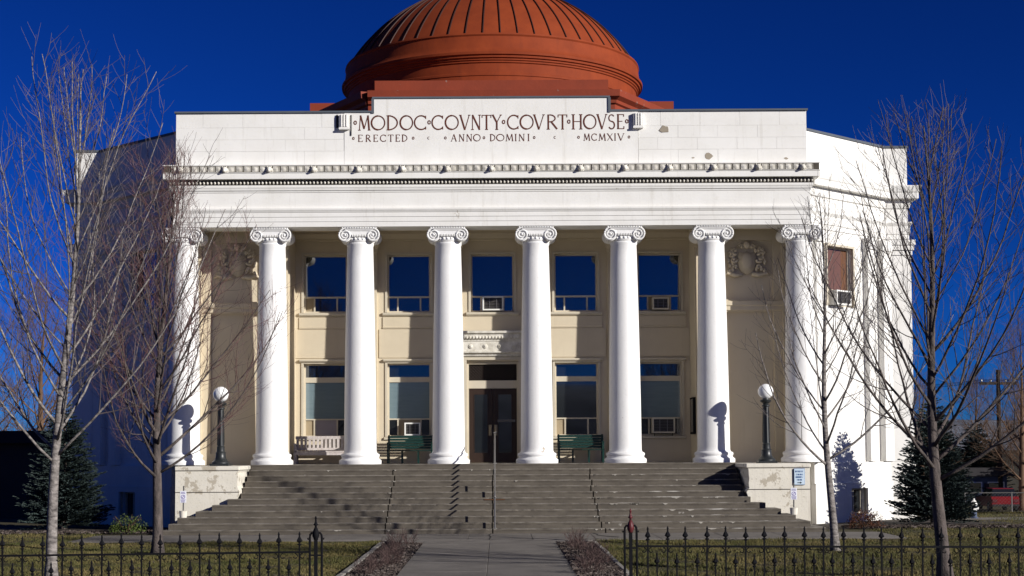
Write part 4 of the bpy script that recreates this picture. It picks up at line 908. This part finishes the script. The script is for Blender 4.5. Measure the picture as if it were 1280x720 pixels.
# background bare trees
BGp = 'bare trees far behind the lawn'
bt = bare_tree('bare_tree', 'brown twiggy tree behind the shaded wing at the far left', (-29.8, 100, -1.05), 51, 10.2, 1.2, 24, 5.6, .2, (.2, 0), twig_d, twig_d, BGp, 1.25, 62, 20, .05, 1.1)
bt.scale = (1.35, 1.35, 1.38); b2 = copy_tree(bt); b2.location = (-34.0, 104, -1.05); b2.rotation_euler = (0, 0, 2); b2.scale = (1.4, 1.4, 1.25); b2['label'] = 'brown bare tree cut by the left picture edge'
b6 = copy_tree(bt); b6.location = (-31.0, 118, -1.05); b6.rotation_euler = (0, 0, 4.4); b6.scale = (1.5, 1.5, 1.25); b6['label'] = 'lower brown bare tree just left of the shaded wing'
b3 = copy_tree(bt); b3.location = (28.6, 84, -1.05); b3.rotation_euler = (0, 0, 1); b3.scale = (1.0, 1.0, .98); b3['label'] = 'tall dark bare tree at the right edge behind the utility pole'
b4 = copy_tree(bt); b4.location = (21.5, 78, -1.05); b4.rotation_euler = (0, 0, 4); b4.scale = (.7, .7, .66); b4['label'] = 'small bare tree rising behind the right blue spruce'
b5 = copy_tree(bt); b5.location = (34.5, 100, -1.05); b5.rotation_euler = (0, 0, 3); b5.scale = (.9, .9, .72); b5['label'] = 'low bare tree over the blue house roof at right'
for x, y, rz_, s_, lab in ((30.5, 98, 5, .95, 'broad brown bare tree behind the utility pole'), (26.5, 100, 2.5, .8, 'brown bare tree above the small blue shed'), (23.6, 93, .7, .75, 'low brown bare tree right of the blue spruce top'), (33, 92, 3.6, .85, 'brown bare tree at the right picture edge')):
    c = copy_tree(bt); c.location = (x, y, -1.05); c.rotation_euler = (0, 0, rz_); c.scale = (s_, s_, s_ * .82); c['label'] = lab
# spruces
def spruce(H, rad, seed, nb=34):
    rn = random.Random(seed); mb = MB(); tk = MB()
    tk.tube([(0, 0, 0), (0, 0, H * .5), (0, 0, H * .97)], [.1, .06, .01], 7)
    lv = int(H / .085)
    for i in range(lv):
        f = i / lv; z = .18 + (H - .25) * f; L0 = rad * (1 - f) ** .62 * rn.uniform(.86, 1.06) + .05
        for b in range(max(int(nb * (1 - f) ** .6), 5)):
            a = rn.uniform(0, 6.28); L = L0 * rn.uniform(.72, 1.12); dz = rn.uniform(-.25, .22) * L
            ca, sa = math.cos(a), math.sin(a); ns = max(int(L / .085), 2)
            for s in range(ns):
                q = (s + rn.random()) / ns
                if q < .3 and rn.random() < .7: continue
                cx2, cy2, cz = ca * L * q, sa * L * q, z + dz * q + .12 * L * q * q
                for e in (-1, 1, 0):
                    fa = a + e * rn.uniform(.4, .9); l = rn.uniform(.09, .17); wv = .022
                    dx, dy = math.cos(fa), math.sin(fa); zz_ = cz + rn.uniform(-.03, .05)
                    mb.v += [(cx2 - dy * wv, cy2 + dx * wv, cz), (cx2 + dy * wv, cy2 - dx * wv, cz), (cx2 + dx * l, cy2 + dy * l, zz_ + .03), (cx2 + dx * l * .5, cy2 + dy * l * .5, cz + .05)]
                    k = len(mb.v) - 4; mb.f += [(k, k + 1, k + 2), (k, k + 3, k + 2)]
    return tk, mb
tk, mb = spruce(4.0, 1.45, 5)
sp1 = thing('blue_spruce', 'dense blue green spruce at the foot of the right wing', 'spruce', (13.42, 47.6, 0)); sp1.scale = (.88, .88, 1); tk.build('trunk', barkd, sp1); mb.build('foliage', needle, sp1)
sp2 = copy_tree(sp1); sp2.location = (-13.35, 47.4, 0); sp2.rotation_euler = (0, 0, 2); sp2.scale = (.92, .92, .98); sp2['label'] = 'shaded blue green spruce at the foot of the left wing'
for k, (x, y, s, lab) in enumerate(((29.2, 94, 1.25, 'dark conifer behind the red car'), (33.0, 90, 1.2, 'dark conifer at the right edge beyond the chain link fence'), (25.6, 91, 1.35, 'dark conifer behind the blue shed roof'), (22.6, 88, 1.2, 'low dark conifer showing beside the right blue spruce'), (27.3, 97, 1.3, 'dark conifer between the shed and the utility pole'), (35.5, 95, 1.4, 'dark conifer cut by the right picture edge'))):
    c = copy_tree(sp1); c.location = (x, y, -1.05); c.scale = (s * 1.25, s * 1.25, s); c.rotation_euler = (0, 0, k + 1); c['label'] = lab; c['group'] = 'conifers in the far background'
# shrubs
def shrub(name, label, loc, rx, rz, m, seed, n=1500, group=None):
    rn = random.Random(seed); t = thing(name, label, 'shrub', loc, group); mb = MB(); st = MB()
    for k in range(14):
        a = rn.uniform(0, 6.28); st.tube([(0, 0, 0), (math.cos(a) * rx * .4, math.sin(a) * rx * .4, rz * .6), (math.cos(a) * rx * .75, math.sin(a) * rx * .75, rz * rn.uniform(.8, 1.1))], [.012, .008, .004], 4)
    for _ in range(n):
        a = rn.uniform(0, 6.28); e = rn.uniform(-.1, 1); q = rn.uniform(.6, 1.05) * (1 + .12 * math.sin(3 * a + seed)); rr = math.sqrt(max(1 - e * e, 0)) * q
        c = Vector((rr * rx * math.cos(a), rr * rx * math.sin(a), rz * (.08 + .92 * max(e, 0) * q) + rn.uniform(0, .05))); d = Vector((rn.gauss(0, 1), rn.gauss(0, 1), rn.gauss(.4, 1))).normalized(); s = d.cross(Vector((.3, .2, .9))).normalized()
        l, w_ = rn.uniform(.035, .07), .016; mb.quad(c, c + d * l * .5 + s * w_, c + d * l, c + d * l * .5 - s * w_)
    st.build('stems', twig_d, t); mb.build('foliage', m, t)
shrub('shrub', 'round green shrub at the base of the shaded left wing', (-10.75, 44.6, 0), .55, .5, shrubg, 1)
shrub('shrub', 'low russet shrub beneath the basement window of the right wing', (10.75, 45.3, 0), .55, .5, shrubr, 2)
def twiggy(loc, seed, hgt, lab, grp):
    rn = random.Random(seed); t = thing('twiggy_shrub', lab, 'shrub', loc, grp); mb = MB()
    for k in range(22):
        a = rn.uniform(0, 6.28); o = rn.uniform(0, .16); P, rad = grow(rn, (math.cos(a) * o, math.sin(a) * o, 0), (math.cos(a) * .45, math.sin(a) * .45, 1), hgt * rn.uniform(.6, 1.15), .006, .003, 5, .0, .13); mb.tube(P, rad, 3)
        for c in range(5):
            k2 = rn.randint(1, 4); TP, TR_ = grow(rn, P[k2], side(rn, P[k2 + 1] - P[k2], R(40)), .14, .004, .002, 3, .02, .1); mb.tube(TP, TR_, 3)
    mb.build('stems', twig_b, t)
rn = random.Random(77)
for sx, x, lab in ((-1, -2.38, ' purplish leafless shrub from the steps in the bed left of the walk'), (1, 1.92, ' purplish leafless shrub from the steps in the bed right of the walk')):
    for k in range(8): twiggy((x + rn.uniform(-.2, .2), 38.1 - k * 1.3 + rn.uniform(-.3, .3), .01), 300 + k + 20 * sx, .46 if k < 2 else rn.uniform(.28, .42), ('first', 'second', 'third', 'fourth', 'fifth', 'sixth', 'seventh', 'eighth')[k] + lab, 'shrubs in the left bed' if sx < 0 else 'shrubs in the right bed')
# planting strip along the wings
tag(MB().quad((-16, 44.2, .010), (-9.6, 44.2, .010), (-9.6, 49, .010), (-16, 49, .010)).build('planting_bed', soil), kind='structure')
tag(MB().quad((9.35, 45.0, .010), (16, 45.0, .010), (16, 51, .010), (9.35, 51, .010)).build('planting_bed', soil), kind='structure')
chips('leaf_litter', -15.5, -9.8, 44.2, 45.5, 900, mulch, .05); chips('leaf_litter', 10.2, 16, 45.0, 46.2, 1200, mulch, .05)
# ================================================================== background right and left
tag(MB().quad((15, 56.2, .02), (34, 56.2, .02), (34, 58.0, -.12), (15, 58.0, -.12)).build('mulch_strip', mulch_o), kind='structure')
tag(MB().quad((14, 50.5, .012), (40, 49.0, .012), (40, 51.2, .012), (14, 52.2, .012)).build('path', walk_m), kind='structure')
tag(MB().quad((14, 70, gz(0, 70) + .04), (60, 70, gz(0, 70) + .04), (60, 80, -1.01), (14, 80, -1.01)).build('road', seatb), kind='structure')
# red car, seen from the rear quarter
car = thing('parked_car', 'red car parked on the street beyond the lawn at right', 'car', (27.2, 84, -1.05), None, R(86)); car.scale = (.82, .82, .82)
sec = [(-2.1, .35, .62), (-2.15, .5, .95), (-1.2, .45, 1.02), (-.9, .42, 1.02), (.9, .42, 1.0), (2.0, .42, .92), (2.15, .45, .6), (2.1, .35, .35), (-2.1, .35, .35)]
bd = MB(); prof2 = [(-2.1, .35), (2.1, .35), (2.18, .6), (2.1, .86), (1.0, .98), (-2.0, 1.0), (-2.16, .8), (-2.15, .5)]
bd.plate(prof2, -.88, .88); bd.build('body', redcar, car)
cb = MB(); i = 0
lo_, hi = [(-1.95, .98), (1.0, .98), (.35, 1.46), (-1.6, 1.5)], None
cb.v = [(x, y, z) for y in (-.82, .82) for x, z in ((-1.95, .98), (1.0, .98))] + [(x, y, z) for y in (-.68, .68) for x, z in ((-1.6, 1.48), (.3, 1.46))]
cb.f = [(0, 1, 5, 4), (3, 2, 6, 7), (2, 0, 4, 6), (1, 3, 7, 5), (4, 5, 7, 6)]
cb.build('cabin', glass, car); MB().box(-1.55, .28, -.67, .67, 1.475, 1.52).build('roof', redcar, car)
wm = MB().lathe([(.2, -.1), (.32, -.11), (.33, 0), (.32, .11), (.2, .1)], 16, (0, 0, 0), True, 'y').mesh('wheel', rubber)
for x in (-1.35, 1.35):
    for y in (-.82, .82): o = put('wheel', wm, car, (x, y, .33)); MB().lathe([(.18, -.115), (.18, .115)], 10, (0, 0, 0), True, 'y').build('rim', steel, o)
for y in (-.68, .68): MB().box(-2.19, -2.13, y - .15, y + .15, .62, .82).build('tail_light', redp, car); MB().box(2.1, 2.2, y - .16, y + .16, .62, .78).build('headlight', sign_w, car)
MB().box(-2.24, -2.12, -.85, .85, .36, .5).build('bumper', rubber, car)
# houses
def house(loc, W, D, H, rh, m, label, rz=0, nw=3):
    t = thing('house', label, 'house', loc, None, rz); MB().box(-W / 2, W / 2, 0, D, 0, H).build('wall', m, t)
    MB().plate([(-W / 2 - .4, H), (W / 2 + .4, H), (W / 2 * .75, H + rh), (-W / 2 * .75, H + rh)], -.5, D + .5).build('roof', roof_d, t)
    for k in range(nw):
        x = -W / 2 + W * (k + .5) / nw; f = MB().box(x - .5, x + .5, -.05, .02, H * .38, H * .8).build('window', sign_w, t); MB().box(x - .43, x + .43, -.07, -.04, H * .41, H * .77).build('pane', glass, f)
    x = W / 2 - .9; MB().box(x - .45, x + .45, -.06, .02, 0, H * .75).build('door', wood, t)
house((28.4, 92, -1.05), 4.0, 3, 1.75, .5, house_m, 'small blue grey shed across the street at right', 0, 3)
house((-24, 62, -.35), 17, 9, 3.1, .5, house_d, 'low dark annex in shade at the far left', 0, 4)
# chain link fence
t = thing('chain_link_fence', 'grey chain link fence in front of the far street at right', 'fence', (20, 66, gz(0, 66)))
for k in range(8): MB().tube([(k * 2, 0, 0), (k * 2, 0, 1.15)], .03, 6).build('post', steel, t)
MB().tube([(0, 0, 1.12), (14, 0, 1.12)], .022, 5).build('rail', steel, t); ml = MB()
for k in range(-7, 94):
    for sg in (1, -1):
        a, b = k * .15, k * .15 + 1.05
        if a < 0 or b > 14: continue
        ml.tube([(a, 0, .05 if sg > 0 else 1.1), (b, 0, 1.1 if sg > 0 else .05)], .004, 3)
tag(ml.build('mesh_wire', steel, t), kind='stuff')
# hydrant half hidden by the spruce
t = thing('fire_hydrant', 'white capped fire hydrant beside the right blue spruce', 'hydrant', (15.9, 51.5, 0))
MB().lathe([(.15, 0), (.15, .06), (.1, .07), (.1, .46), (.13, .47), (.13, .51)], 14).build('barrel', house_m, t, 40)
MB().lathe([(.13, .51), (.125, .56), (.10, .66), (.05, .72), (.03, .73), (.03, .79)], 14).build('bonnet', whit, t, True); t.scale = (.85, .85, .85)
MB().lathe([(.055, -.17), (.055, .17)], 10, (0, 0, .40), True, 'x').build('outlet', whit, t); MB().lathe([(.07, 0), (.07, .16)], 10, (0, 0, .36), True, 'y').build('outlet', whit, t)
# utility pole and wires
t = thing('utility_pole', 'wooden utility pole with crossarm beyond the right lawn', 'utility pole', (30.0, 92, -1.05))
MB().tube([(0, 0, 0), (0, 0, 8.1)], [.16, .11], 8).build('pole', polem, t)
MB().box(-1.1, 1.1, -.07, .07, 7.2, 7.36).build('crossarm', polem, t)
for x in (-1.0, -.45, .45, 1.0): MB().lathe([(.03, 7.36), (.06, 7.42), (.05, 7.5), (.02, 7.54)], 8, (x, 0, 0)).build('insulator', steel, t)
t = thing('power_lines', 'thin overhead wires strung from the utility pole', 'wires', (30, 92, 6.45))
for x in (-1.0, -.45, .45, 1.0): MB().tube([(x, 0, 0), (x - 22 * .5, 26, -.7), (x - 24, 52, .2)], .012, 4).build('wire', iron, t); MB().tube([(x, 0, 0), (x + 14, -8, -.5), (x + 30, -16, .1)], .012, 4).build('wire', iron, t)
